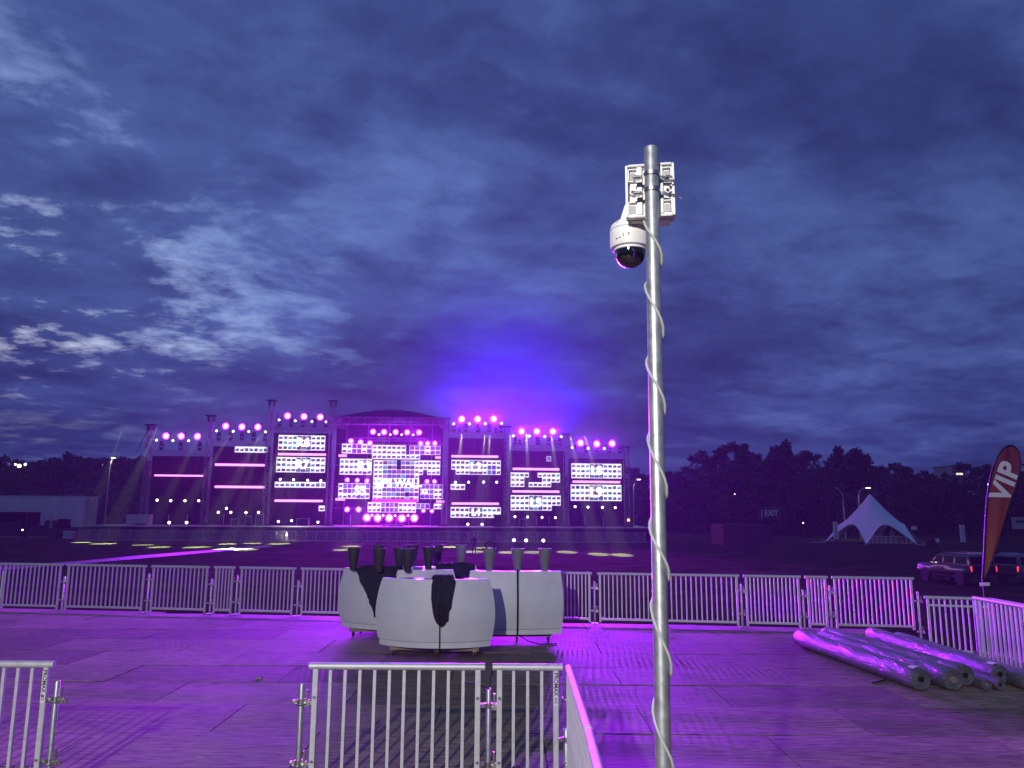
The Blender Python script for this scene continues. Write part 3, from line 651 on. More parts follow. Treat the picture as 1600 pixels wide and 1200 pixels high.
small_row(Z1, [(172, 783), (275, 787), (383, 787), (487, 787)], 'low in the left end bay', .17); small_row(Z1, [(635, 875), (697, 845), (730, 875), (845, 877), (940, 875)], 'low in the two-tube left bay', .17); small_row(Z1, [(1105, 625), (1205, 628), (1312, 632), (1412, 635)], 'between the R7 screen and its strip', .16)
small_row(Z1, [(1090, 945), (1190, 938), (1390, 950)], 'on the deck under the R6 bay', .16); small_row(Z1, [(262, 953), (395, 953)], 'on the deck under the left end bay', .2)
small_row(Z2, [(427, 308), (520, 308), (612, 308), (706, 310)], 'between the magenta lamps under the roof', .13); small_row(Z2, [(372, 965), (463, 967), (560, 968), (665, 968)], 'between the floor lamps below the mosaic', .13)
small_row(Z3, [(95, 162), (217, 161), (341, 160), (469, 158)], 'under the magenta lamps of the L2 bay', .16); small_row(Z3, [(560, 255), (685, 257), (806, 260), (934, 261)], 'under the magenta lamps of the broken-screen bay', .16); small_row(Z3, [(1020, 346), (1145, 352), (1271, 354)], 'under the magenta lamps of the L8 bay', .16)
small_row(Z3, [(108, 618), (211, 617), (328, 616), (430, 617)], 'in the middle of the L2 bay', .17); small_row(Z3, [(573, 887), (672, 889), (785, 892), (889, 894)], 'low in the bay of the broken screen', .16); small_row(Z3, [(1043, 808), (1144, 812), (1256, 814), (1357, 816)], 'below the L9 screen', .17)
small_row(Z3, [(205, 946), (316, 947)], 'on the deck of the L2 bay', .18); small_row(Z3, [(1070, 994), (1168, 996), (1390, 1004)], 'on the deck of the L8 bay', .18)
# upward beams of moving heads on the right wing, seen in the smoke
for i, (px, py, ax, pw) in enumerate([(718, 672, -6, 1.0), (748, 672, 1, 1.5), (775, 672, 5, 1.3), (812, 690, -4, 1.6), (842, 690, 3, 1.4), (868, 690, 9, 0.9)]):
    q = sp((px, py), 3.0); t = thing('moving_head', f'{ORD[i]} upright moving-head lamp from the left on the right wing', 'stage lamp', q, 0, 'moving heads of the right wing')
    MB().box((0, 0, -.35), (.5, .4, .2)).build('base', 'black_metal', t); MB().lathe([(.16, -.2), (.22, .1), (.2, .3)], n=12).build('head', 'black_metal', t)
    l = light('head_beam', 'SPOT', (0, 0, 0), 27000 * pw, (0.05, 0.0, 1.0), spot_size=R(150), spot_blend=1.0, shadow_soft_size=0.15); l.parent = t; l.location = (0, 0, .45); l.rotation_euler = (R(180 - 4), R(ax), 0)

# yellow-white pools on the grass, thrown from lamps low on the stage
pools = [(126.6, 847.5), (162.7, 849.5), (223, 851.6), (250, 855), (309, 855), (354, 850), (352, 858), (395, 849), (435, 849.8), (385, 859), (537, 859), (549, 853.5), (702, 854.5), (755, 856), (740, 862), (795, 863), (831, 863), (886, 862.5), (935, 866), (971, 867)]
for i, (px, py) in enumerate(pools):
    tgt = gp(px, py); src = Vector((tgt.x * 1.02, YS(px) - 3.8, 15.0))
    dist = (tgt - src).length; wpx = 2.3 if i in (1, 8, 4, 12) else 1.8
    light('grass_beam', 'SPOT', src, 90 * dist * dist * 12, (1.0, 0.97, 0.52), aim=tgt, spot_size=2 * math.atan(wpx * 0.62 / dist), spot_blend=0.35, shadow_soft_size=0.05)

# crowd barrier along the stage front
bp = MB(); bp.box((0, 0, 1.32), (1.3, 0.06, 0.07)); bp.box((-.62, 0, .66), (.05, .05, 1.32)); bp.box((.62, 0, .66), (.05, .05, 1.32)); [bp.box((-.56 + .14 * k_, .02, .66), (.055, .02, 1.28)) for k_ in range(9)]; bp.box((0, .02, .12), (1.24, .03, .05)); bp.box((0, -.25, .03), (1.3, .9, .05)); bp.box((0, -.03, .75), (.5, .03, .05)); bp.box((-.25, -.03, .5), (.05, .03, .5)); bp.box((.25, -.03, .5), (.05, .03, .5)); bp.bar((-.55, .02, 1.25), (-.5, .9, .03), .025); bp.bar((.55, .02, 1.25), (.5, .9, .03), .025)
bme = bp.mesh('stage_barrier', 'barrier_grey')
A = wp(120, 840, 100.0); B = wp(1010, 850, 104.0); n = int((B - A).length / 1.31); dr = (B - A); dr.z = 0; dr.normalize()
for i in range(n):
    o = link('stage_barrier', bme, None, (A.x + dr.x * 1.31 * (i + .5), A.y + dr.y * 1.31 * (i + .5), 0), math.atan2(dr.y, dr.x))
    tag(o, f'grey crowd barrier panel, {ORD[i]} from the left along the stage front', 'barrier', 'crowd barriers along the stage front')
for i, (px, py, lab) in enumerate([(803, 844, 'low white lamp on the grass at the stage barrier, left of three'), (822, 844.4, 'low white lamp on the grass at the stage barrier, middle of three'), (849, 844.6, 'low white lamp on the grass at the stage barrier, right of three')]):
    q = wp(px, py, 98.5); t = thing('ground_lamp', lab, 'lamp', (q.x, 98.5, 0), 0, 'low white lamps at the stage barrier'); MB().lathe([(.05, .10), (.17, .05), (.20, 0.0), (.17, -.05)], (0, 0, q.z), 14, 'Y').build('lens', 'lens_white', t, True); MB().bar((0, .1, 0), (0, .1, q.z), .05, 6).build('stand', 'black_metal', t)
light('barrier_work_light', 'POINT', wp(450, 836, 101.7), 420, (1.0, 0.95, 0.75), shadow_soft_size=.1)
# things on the stage
t = thing('speaker_stack', 'black speaker stack on the deck right of the L2 bay', 'speaker', sp(Z3(458, 1002), -4)); t.location.z = DECK
for i in range(2): MB().box((0, 0, .42 + .85 * i), (1.75, 1.2, .82)).build('cabinet', 'black_metal', t, bevel=.03)
for i, (zf, x, y, w, h, lab) in enumerate([(Z1, 955, 930, 1.0, 1.5, 'tall road case with bright edges below the two-tube left bay'), (Z1, 770, 935, 1.0, .9, 'low dark road case below the two-tube left bay'), (Z1, 870, 930, .9, 1.3, 'dark road case left of the bright-edged tall case'), (Z3, 635, 960, 1.1, 1.1, 'dark road case on the deck below the broken screen'), (Z1, 1280, 935, 1.6, 1.0, 'wide dark keyboard riser on the deck under the R6 bay'), (Z2, 540, 1040, 3.0, .25, 'low riser in front of the centre floor lamps')]):
    q = sp(zf(x, y), -2.5); t = thing('road_case', lab, 'road case', (q.x, q.y, DECK)); MB().box((0, 0, h / 2), (w, .8, h)).build('box', 'black_metal', t, bevel=.02)
    m = MB()
    for sx in (-1, 1): m.box((sx * w / 2, -.41, h / 2), (.06, .05, h))
    m.box((0, -.41, h), (w, .05, .06)); m.build('edging', 'aluminium', t)
for i, (zf, x, y) in enumerate([(Z1, 258, 925), (Z1, 400, 925), (Z1, 676, 925), (Z2, 197, 1010), (Z2, 568, 1050), (Z3, 840, 950), (Z3, 1120, 965), (Z3, 1264, 970), (Z3, 740, 945)]):
    q = sp(zf(x, y), -3); t = thing('microphone_stand', f'{ORD[i]} thin stand from the left on the stage deck', 'stand', (q.x, q.y, DECK), 0, 'thin stands on the stage deck')
    MB().bar((0, 0, 0), (0, 0, 1.5), .035, 6).build('pole', 'aluminium', t); MB().lathe([(.3, 0), (.28, .05), (.05, .07)], n=12).build('base', 'black_metal', t)
q = sp(Z3(1460, 913), -2); t = thing('amber_beacon', 'small amber warning lamp at the right end of the stage', 'lamp', (q.x, q.y, 0)); MB().bar((0, 0, 0), (0, 0, q.z - .2), .04, 6).build('post', 'black_metal', t); MB().lathe([(.14, q.z - .2), (.2, q.z), (.1, q.z + .2)], n=10).build('globe', 'amber', t)
q = sp(Z1(40, 905), -1); t = thing('crate_stack', 'pale crates stacked at the left end of the stage', 'crate', (q.x, q.y, DECK))
for i in range(3):
    for j in range(2): MB().box((-1.1 + 1.1 * i, 0, .36 + .72 * j), (1.05, .9, .7)).build('crate', 'case_grey', t, bevel=.02)

# ================================================================ BARRIERS ON THE PLATFORM
FM = {}
def fence_panel(label, p0, p1, nbars, z0=ZP, h=1.10, group=None, sticker=False, mid=False, rail_r=0.030):
    p0 = Vector((p0[0], p0[1], 0)); p1 = Vector((p1[0], p1[1], 0)); L_ = (p1 - p0).length; dv = p1 - p0
    t = thing('barrier_panel', label, 'barrier', (p0.x, p0.y, z0), math.atan2(dv.y, dv.x), group)
    MB().path([(0.0, 0, h - rail_r), (L_, 0, h - rail_r)], rail_r, 12).build('top_rail', 'aluminium', t, True)
    MB().box((L_ / 2, 0, 0.10), (L_ - 0.10, 0.040, 0.045)).build('bottom_rail', 'aluminium', t, bevel=.004)
    if mid: MB().box((L_ / 2, -.035, h - 0.17), (L_ - .06, 0.03, 0.035)).build('mid_rail', 'aluminium', t)
    if ('post', h) not in FM:
        FM[('post', h)] = MB().box((0, 0, (h - rail_r * 2) / 2 + .02), (0.045, 0.045, h - rail_r * 2 - .02)).mesh('post', 'aluminium', bevel=.004)
        FM[('bar', h)] = MB().box((0, 0, (h - rail_r * 2 + 0.12) / 2), (0.026, 0.026, h - rail_r * 2 - 0.12)).mesh('bar', 'aluminium')
    e = 0.06
    link('post', FM[('post', h)], t, (e, 0, 0)); link('post', FM[('post', h)], t, (L_ - e, 0, 0))
    for i in range(nbars):
        link('bar', FM[('bar', h)], t, (e + (L_ - 2 * e) * (i + 1) / (nbars + 1), 0, 0))
    for x in (0.03, L_ - 0.03):
        for z in (0.30, 0.82):
            m = MB().lathe([(.006, -.012), (.012, -.008), (.012, .008), (.006, .012)], (0, 0, 0), 8, 'Y'); m.build('bolt', 'steel', t, loc=(x + (.03 if x < 1 else -.03), -.028, z))
    if sticker:
        s = MB().box((L_ - e, -.0245, h - .21), (0.040, 0.002, 0.26)).build('sticker', 'sticker', t)
        o = link('lettering', text_mesh('PROMAX', .046, 'dark_print', .0012, .0004), s, (L_ - e, -.0262, h - .165)); o.rotation_euler = (R(90), R(90), 0)
        m = MB()
        for (x, z, w, hh) in [(-.008, .012, .004, .03), (.008, .012, .004, .03), (0, .012, .006, .006), (0, -.006, .02, .004), (-.008, -.014, .004, .014), (.008, -.014, .004, .014), (0, .026, .02, .004)]: m.box((L_ - e + x, -.0262, h - .305 + z), (w, .0012, hh))
        m.build('emblem', 'dark_print', s)
    return t
PM = {}
def support_post(label, x, y, z0=ZP, h=1.0, ang=0.0, ring=True, group='clamped support posts of the barriers'):
    t = thing('support_post', label, 'post', (x, y, z0), ang, group)
    if 'tube' not in PM:
        PM['tube'] = MB().lathe([(.024, 0), (.024, .995), (.022, 1.0), (.018, 1.0), (.018, .97)], n=14).mesh('tube', 'galvanised', True)
        c = MB().lathe([(.026, -.022), (.034, -.022), (.034, .022), (.026, .022)], n=14); c.box((.05, 0, 0), (.05, .02, .03)); c.box((-.05, 0, 0), (.05, .02, .03)); c.path([(.06, -.03, 0), (.06, .03, 0)], .010, 6); c.path([(-.06, -.03, 0), (-.06, .03, 0)], .010, 6)
        PM['clamp'] = c.mesh('clamp', 'steel', True)
        c = MB(); c.path([(.055 * math.cos(q), .055 * math.sin(q), 0) for q in [i * math.pi / 8 for i in range(17)]], .007, 6); c.box((.07, 0, 0), (.05, .02, .03))
        PM['ring'] = c.mesh('clamp_ring', 'steel', True)
        c = MB().path([(.05, -.01, -.03), (.05, -.01, .10)], .011, 8); c.box((.05, 0, -.02), (.05, .05, .03)); PM['bolt'] = c.mesh('coupler_bolt', 'steel', True)
        PM['foot'] = MB().box((0, 0, .006), (.15, .15, .012)).mesh('base_plate', 'galvanised')
    s = link('tube', PM['tube'], t); s.scale.z = h
    for z in (.30, .84):
        c = link('clamp', PM['clamp'], t, (0, 0, z * h)); link('coupler_bolt', PM['bolt'], c)
        if ring: link('clamp_ring', PM['ring'], c, (0, 0, -.015))
    link('base_plate', PM['foot'], t)
# near line, 7 m off: panel on the left, a gap, then two panels and a side run coming back
YN = 7.0
nx = lambda px, Y=YN: wp(px, 1030, Y).x
fence_panel('near aluminium barrier panel cut by the left picture edge, beside the gap', (nx(-200), YN), (nx(86), YN), 11, group='near barriers', sticker=True)
fence_panel('wide near barrier panel in front of the white bar counters', (nx(484), YN), (nx(758), YN), 10, group='near barriers')
fence_panel('narrow near barrier panel with a lettered sticker, at the corner', (nx(770), YN), (nx(879), YN), 3, group='near barriers', sticker=True)
fence_panel('farther panel of the side barrier running back from the corner', (nx(879) + .05, YN - .02), (nx(879) + .03, 5.05), 14, group='near barriers')
fence_panel('nearer panel of the side barrier running back towards the viewer', (nx(879) + .03, 5.00), (nx(879) - .02, 3.1), 14, group='near barriers')
support_post('support post at the right end of the left-edge barrier', nx(86) + .03, YN + .02, h=.93)
support_post('support post at the left end of the wide near barrier', nx(473), YN + .02, h=.92)
support_post('support post between the wide and the narrow near barriers', nx(764), YN + .06, h=.88, ring=False)
support_post('support post hidden in the near barrier corner', nx(885), YN + .07, h=.55, ring=False)
t = thing('strap', 'thin black strap tied over the support post between the near barriers', 'strap', (nx(764), YN + .03, ZP)); MB().path([(-.22, 0, .93), (-.1, -.01, .925), (.0, -.02, .89), (.012, -.02, .92), (.02, -.02, 1.02), (.035, -.02, 1.06), (.03, -.01, 1.0)], .007, 6).build('webbing', 'black_cloth', t)
t = thing('hammer', 'dark club-like tool leaning inside the near barrier corner', 'tool', (nx(815), 6.55, ZP)); MB().path([(0.1, 0, .0), (.02, .03, .20), (-.03, .05, .32)], [.02, .025, .03], 8).build('shaft', 'rubber', t, True); MB().path([(-.03, .05, .31), (-.055, .06, .39)], .036, 8).build('head', 'rubber', t, True, bevel=.01)

# far line along the platform edge
far = [(-95, 2, 11, 'left-edge'), (4, 97, 12, ''), (103, 228, 16, ''), (236, 327, 12, ''), (334, 367, 4, ''), (374, 462, 12, ''), (470, 560, 12, ''), (567, 655, 12, ''), (662, 748, 12, ''), (755, 843, 12, ''), (848, 925, 11, ''), (933, 1030, 12, ''), (1036, 1155, 13, ''), (1161, 1251, 12, ''), (1257, 1293, 4, ''), (1299, 1427, 16, '')]
for i, (a, b, n, s) in enumerate(far):
    A = on_fence(a); B = on_fence(b); w_ = 'short' if n == 4 else ('long' if n > 14 else '')
    ab = f'{ORD[i]} panel from the left in the barrier line along the far platform edge'
    fence_panel((w_ + ' ' + ab).strip(), (A.x, A.y), (B.x, B.y), n, group='barrier line along the far platform edge')
    if i:
        c = (on_fence(a) + on_fence(far[i - 1][1])) / 2
        support_post(f'{ORD[i - 1]} support post from the left along the far platform edge', c.x, c.y + .03, h=.80 + .1 * (i % 2), ang=math.atan2(FDIR.y, FDIR.x), ring=False)
# right side: side run at the platform edge, and the lower barrier on the stair landing
sx = 7.55
fence_panel('bright side barrier panel behind the wrapped rolls, farther of two', (sx - .02, 12.9), (sx, 11.62), 10, group='side barriers at the right')
fence_panel('side barrier panel at the right picture edge, nearer of two', (sx, 11.5), (sx + .05, 9.6), 14, group='side barriers at the right')
support_post('support post between the two side barrier panels at the right', sx, 11.56, h=.95, ang=1.57, ring=False)
LA, LB = wp(1441, 900, 15.2), wp(1541, 900, 14.9)
fence_panel('lower barrier panel with a mid rail at the stair head', (LA.x, LA.y), (LB.x, LB.y), 9, z0=1.27, h=1.10, group='side barriers at the right', mid=True)
LC = wp(1660, 900, 12.9)
fence_panel('barrier panel on the landing below the VIP flag', (LB.x + .03, LB.y), (LC.x, LC.y), 14, z0=1.27, h=1.10, group='side barriers at the right')
q = wp(1432, 900, 15.9); support_post('support post at the right end of the far platform barrier line', q.x, q.y, z0=1.27, h=1.1, ring=False)
m = MB(); m.box((9.75, 13.6, .56), (3.8, 4.3, 1.10)); o = m.build('landing_base', 'black_metal', ld)

# ================================================================ CAMERA POLE
PX, PY = wp(1024, 700, 2.5).x, 2.5
zt = wp(1018, 231, 2.5).z
lean = Vector(((wp(1017, 231, 2.5).x - wp(1036.5, 1190, 2.5).x) / (zt - wp(1036, 1190, 2.5).z), 0, 1))
base = Vector((wp(1036.5, 1190, 2.5).x, PY, wp(1036.5, 1190, 2.5).z)); base = base + lean * (ZP - base.z)
def on_pole(z): return base + lean * (z - ZP)
pole = thing('camera_pole', 'tall galvanised steel pole standing close to the viewer', 'pole', base)
PR = 0.0242
MB().path([Vector((0, 0, 0)), lean * (zt - ZP - .004), lean * (zt - ZP)], [PR, PR, PR * .96], 32).build('tube', 'galvanised', pole, True)
MB().path([lean * (zt - ZP + .0006), lean * (zt - ZP + .001)], [PR * .82, PR * .82], 24).build('bore', 'black_metal', pole)
MB().box((0, 0, .008), (.3, .3, .016)).build('base_plate', 'galvanised', pole, bevel=.003)
pts = []; zc0 = wp(1010, 347, 2.5).z; z = zc0; tq = -0.4
cstart = on_pole(zc0) + Vector((-.010, .035, .01))
pts = [cstart + Vector((0, .01, .03)), cstart]
import itertools
tq = 0.25; zz = zc0 - .03; rnd = random.Random(3)
marks = [346, 449, 568, 688, 824, 950, 1112, 1270]                 # where the cable comes round to the left side
zm = [wp(1015, y, 2.5).z for y in marks] + [2.05, 1.8, 1.6]
for i in range(len(zm) - 1):
    for k in range(14):
        q = 2 * math.pi * k / 14; ss = k / 14
        zq = zm[i] + (zm[i + 1] - zm[i]) * (0.62 * (q / math.pi) if q < math.pi else 0.62 + 0.38 * (q / math.pi - 1))
        rr = PR + .0048 + .0016 * max(0, math.sin(q * 1.0 + i)) * (1 if q > 2.2 and q < 4 else .2)
        pts.append(on_pole(zq) + Vector((-rr * math.cos(q), -rr * math.sin(q), 0)))
cab = MB().path(pts[:1] + pts[2:], .0044, 8).build('cable', 'cable_sheath', None, True); tag(cab, 'pale white cable wound in a spiral down the camera pole', 'cable')

# ---- dome camera on its mounting box, strapped to the pole
bc = on_pole(wp(1016, 296, 2.53).z); S0 = 2.56 / FPX                # metres per photograph pixel here
cam_t = thing('surveillance_camera', 'white dome surveillance camera strapped near the top of the steel pole', 'camera', bc)
rot = R(-10)
def bxl(x, y, z): # box-local to thing-local
    return Vector((x * math.cos(rot) - y * math.sin(rot), x * math.sin(rot) + y * math.cos(rot), z))
RB = Matrix.Rotation(rot, 3, 'Z') @ Matrix.Rotation(R(-3), 3, 'X')
def rbox(m, c, s): return m.box(RB @ (Vector(c)) + Vector((-.006, 0, 0)), s, RB)
W, H = .168, .200; yb = PR + .004
m = MB(); rbox(m, (0, yb + .062, 0), (W, .085, H)); shell = m.build('mounting_box', 'white_plastic', cam_t, True, bevel=.016)
m = MB()
for sx_ in (-1, 1): rbox(m, (sx_ * (W / 2 - .004), yb + .012, 0), (.008, .024, H - .004))
for sz in (-1, 1): rbox(m, (0, yb + .012, sz * (H / 2 - .004)), (W - .017, .024, .008))
m.build('rim', 'white_plastic', shell, bevel=.002)
for sx_ in (-1, 1):                                                  # moulded ribs, pockets and screw bosses of the open back
    m = MB(); rbox(m, (sx_ * .036, yb + .012, 0), (.018, .020, H - .020)); m.build('rib', 'white_plastic', shell, bevel=.002)
    for z, hh in ((.062, .045), (-.064, .048)):
        m = MB(); rbox(m, (sx_ * .060, yb + .014, z + hh / 2), (.028, .014, .004)); rbox(m, (sx_ * .060, yb + .014, z - hh / 2), (.028, .014, .004)); rbox(m, (sx_ * .0735, yb + .014, z), (.004, .014, hh)); m.build('pocket_wall', 'white_plastic', shell)
        m = MB(); rbox(m, (sx_ * .060, yb + .0185, z), (.020, .003, hh * .6)); m.build('pocket_floor', 'case_grey', shell)
    c = RB @ Vector((sx_ * .060, yb + .010, -.003)) + Vector((-.006, 0, 0)); m = MB().lathe([(.010, .012), (.010, -.004), (.006, -.005), (.005, .004)], c, 14, 'Y'); m.build('screw_boss', 'white_plastic', shell, True)
    c = RB @ Vector((sx_ * .060, yb + .004, -.003)) + Vector((-.006, 0, 0)); MB().lathe([(.0045, .002), (.0045, -.0008), (.002, -.001)], c, 10, 'Y').build('screw_hole', 'dark_print', shell)
for z in (.036, -.022):                                              # steel band clamps round the pole
    m = MB(); nb = 22; a = []
    for i in range(nb + 1):
        q = -math.pi * .08 + math.pi * 1.16 * i / nb; a.append((-(PR + .0035) * math.cos(q) , -(PR + .0035) * math.sin(q)))
    a = [(-.058, .018), (-.040, .006)] + a + [(.040, .004), (.062, .010)]
    dzs = [-.008, -.004] + [0.008 * math.sin(i / nb * 3.14) * .6 for i in range(nb + 1)] + [-.002, -.008]
    lo = [Vector((x, y, z + d_ - .0065)) for (x, y), d_ in zip(a, dzs)]; hi = [Vector((x, y, z + d_ + .0065)) for (x, y), d_ in zip(a, dzs)]
    off = lambda P: [Vector((p.x * 1.03, p.y * 1.04 - .0006, p.z)) for p in P]
    m.grid([lo, hi]); m.grid([off(hi), off(lo)]); m.grid([hi, off(hi)]); m.grid([off(lo), lo]); m.build('band_clamp', 'steel', cam_t, True)
    m = MB().box((-.050, .004, z - .006), (.020, .010, .016)); m.path([(-.066, -.002, z - .006), (-.034, -.004, z - .003)], .004, 8); m.build('clamp_screw', 'steel', cam_t)
    if z < 0: MB().path([(.058, .008, z - .006), (.082, .006, z - .008), (.098, -.002, z - .018), (.103, -.006, z - .030)], [.004, .004, .0035, .002], 6).build('band_tail', 'steel', cam_t)
    else: MB().path([(.05, .0, z), (.070, -.004, z - .004), (.076, -.006, z - .018), (.05, -.006, z - .022)], .004, 6).build('band_tail', 'steel', cam_t)
# arm and head hang on the far side of the box
hc = wp(984, 372, 2.66) - bc
m = MB(); ring = lambda c, w, d_: [Vector(c) + Vector((sx_ * w / 2, sy * d_ / 2, 0)) for sx_, sy in ((-1, -1), (1, -1), (1, 1), (-1, 1))]
m.rings([ring((-.03, yb + .11, -.02), .09, .05), ring((-.045, yb + .12, -.085), .10, .07), ring((hc.x, hc.y, hc.z + .045), .11, .10)]); m.build('arm', 'white_plastic', cam_t, True, bevel=.010)
hd = MB().lathe([(.030, .062), (.052, .058), (.066, .046), (.0715, .030), (.0715, -.030), (.0685, -.040), (.056, -.044)], hc, 40).build('head_housing', 'white_plastic', cam_t, True)
MB().lathe([(.0726, .024), (.0726, .026), (.0722, .026)], hc, 40).build('seam', 'case_grey', hd)
m = MB()
for (dx, dz, w, h_) in [(-.052, -.020, .012, .0022), (-.044, -.018, .005, .004), (-.033, -.010, .002, .012), (-.022, -.016, .002, .002), (-.014, -.011, .006, .0018), (-.016, -.008, .0018, .008), (-.014, -.005, .006, .0018)]:
    yy_ = -math.sqrt(max(0, .0721 ** 2 - dx * dx)); m.box(hc + Vector((dx, yy_, dz)), (w, .0015, h_))
m.build('marking', 'dark_print', hd)
dome = [(.0545, -.040)] + [(.0545 * math.cos(q), -.058 - .0545 * math.sin(q)) for q in [i * math.pi / 2 / 10 for i in range(10)]] + [(.002, -.1125)]
dm = MB().lathe(dome, hc, 40).build('dome', 'dome_glass', cam_t, True)
MB().lathe([(.0585, -.041), (.0585, -.050), (.0550, -.052)], hc, 40).build('dome_ring', 'white_plastic', hd, True)
MB().path([cstart - bc + Vector((.0, .0, .06)), cstart - bc + Vector((0, -.004, .02)), on_pole(zm[0]) - bc + Vector((-PR - .006, 0, 0))], .0052, 8).build('cable_gland', 'rubber', cam_t, True)

# ================================================================ BAR COUNTERS
def counter(label, px, yfront, half, sag, face=0.0, top=2.78, group='white bar counters on dollies', casters=True, dolly=True):
    """curved white bar: convex front towards local -Y, barrel profile"""
    x = wp(px, 900, yfront).x; rad = (half * half + sag * sag) / (2 * sag); ang = math.asin(min(1, half / rad)) if sag < half else math.pi / 2
    t = thing('bar_counter', label, 'bar counter', (x, yfront, ZP), face, group)
    z0, z1 = .17, top - ZP; N_ = 28
    def P(a, r, z): return Vector((r * math.sin(a), rad - r * math.cos(a), z))
    def bul(z): s = (z - z0) / (z1 - z0); return .075 * math.sin(math.pi * min(1, max(0, s))) ** .8 - .03 * (s > .5) * (s - .5)
    zs = [z0 + .10 + (z1 - z0 - .10) * i / 12 for i in range(13)]
    A = [-ang + 2 * ang * i / N_ for i in range(N_ + 1)]
    ends = lambda z, a: a * (1 + bul(z) / rad * 1.0)
    m = MB(); m.grid([[P(ends(z, a), rad + bul(z), z) for a in A] for z in zs])
    m.grid([[P(ends(z, a), rad + bul(z) - .03, z) for a in reversed(A)] for z in zs])
    for e in (0, -1):
        m.grid([[P(ends(z, A[e]), rad + bul(z), z) for z in zs], [P(ends(z, A[e]), rad + bul(z) - .03, z) for z in zs]])
    m.grid([[P(ends(zs[-1], a), rad + bul(zs[-1]), zs[-1]) for a in A], [P(ends(zs[-1], a), rad + bul(zs[-1]) - .03, zs[-1]) for a in A]])
    m.build('front_shell', 'white_laminate', t, True)
    m = MB(); m.grid([[P(a, rad + .012, z) for a in A] for z in (z0, z0 + .092)]); m.grid([[P(a, rad + .012, z0 + .092) for a in A], [P(a, rad - .03, z0 + .092) for a in A]]); m.grid([[P(a, rad - .03, z) for a in reversed(A)] for z in (z0, z0 + .092)]); m.build('plinth', 'white_laminate', t, True)
    dep = .62; m = MB()
    for zt_ in (z1 - .035,):
        m.grid([[P(a, rad - .032, zt_) for a in A], [P(a, rad - dep, zt_) for a in A]]); m.grid([[P(a, rad - dep, zt_ - .03) for a in A], [P(a, rad - .032, zt_ - .03) for a in A]]); m.grid([[P(a, rad - dep, zt_) for a in A], [P(a, rad - dep, zt_ - .03) for a in A]])
    m.build('worktop', 'counter_top', t)
    m = MB(); m.grid([[P(a, rad - dep, z) for a in A] for z in (z0, z1 - .07)]); m.grid([[P(a, rad - dep + .02, z) for a in reversed(A)] for z in (z0, z1 - .07)])
    for e in (0, -1): m.grid([[P(A[e], rad - .035, z) for z in (z0, z1 - .07)], [P(A[e], rad - dep, z) for z in (z0, z1 - .07)]])
    m.build('back_panel', 'white_laminate', t)
    if dolly:
        d_ = MB().box((0, .30, .125), (half * 1.62, .09, .06)); d_.box((0, .75 if sag > .3 else .5, .125), (half * 1.62, .09, .06)); d_.box((-half * .5, .52 if sag > .3 else .4, .155), (.09, .55, .02)); d_.box((half * .5, .52 if sag > .3 else .4, .155), (.09, .55, .02))
        dd = d_.build('dolly', 'raw_timber', t, bevel=.004)
        for cx_ in (-half * .74, half * .05, half * .74):
            for cy_ in (.28, .72 if sag > .3 else .48):
                c = MB().lathe([(.045, -.014), (.05, -.01), (.05, .01), (.045, .014)], (cx_, cy_, .05), 14, 'X').build('caster_wheel', 'rubber', dd, True)
                m = MB().box((cx_ - .022, cy_, .07), (.004, .05, .06)); m.box((cx_ + .022, cy_, .07), (.004, .05, .06)); m.box((cx_, cy_, .094), (.07, .07, .006)); m.build('fork', 'steel', c)
    return t, P, rad, bul, ang, z0, z1
cf = counter('white barrel-shaped bar counter nearest the viewer, dark cloth over its rim', 676, 13.25, .94, .34, face=R(-4), top=2.775)
cl = counter('white curved bar counter at the left with a pointed dark cloth hanging down', 612, 15.15, 1.12, .42, face=R(-9), top=2.79)
cr = counter('flat-fronted white bar counter at the right with a strap down its front', 806, 14.75, .86, .10, face=R(3), top=2.81)
ck = counter('white bar counter at the back against the far barrier', 655, 16.0, 1.2, .40, face=R(8), top=2.79)
def drape(label, C, a0, a1, length, over=.35, name='draped_cloth', seed=1):
    t, P, rad, bul, ang, z0, z1 = C; n = 26; rnd = random.Random(seed); pts = []
    for i in range(n + 1):
        a = (a0 + (a1 - a0) * i / n) * ang; ln = length(i / n); col = []
        wob = .030 * math.sin(i * .9 + seed) + .018 * math.sin(i * 2.1)
        for k in range(4): col.append(P(a, rad - over * (1 - k / 4) , z1 + .012 + .05 * abs(math.sin(i * .7 + k * 1.3))))
        col.append(P(a, rad + bul(z1) + .006, z1 + .014))
        for k in range(1, 13):
            s = ln * k / 12; z = z1 - s; col.append(P(a * (1 - .12 * s) + .02 * math.sin(s * 6 + seed), rad + max(bul(z), 0) + .018 + abs(wob) * k / 12, z))
        pts.append(col)
    m = MB().grid(pts); m.grid([[p + Vector((0, -.008, .006)) for p in c] for c in reversed(pts)])
    o = m.build(name, 'black_cloth', None, True); o.location = t.location; o.rotation_euler = t.rotation_euler; tag(o, label, 'cloth')
drape('dark crumpled cloth hanging over the rim of the nearest counter', cf, -.02, .36, lambda s: .10 + s * 1.9 if s < .3 else (.70 - .05 * math.sin(s * 9) if s < .86 else .52 - .5 * (s - .86)), seed=2)
drape('dark pointed cloth hanging down the front of the left counter', cl, -.62, .10, lambda s: .03 + .86 * s / .55 if s < .55 else .89 - .15 * (s - .55), seed=5)
# cloths lying on the tops behind
for lab, C, a0, a1, sd in [('dark cloth sagging over the back counter beside the pale planter', ck, .25, .95, 9)]:
    drape(lab, C, a0, a1, lambda s: .10 + .42 * math.sin(math.pi * s), seed=sd)
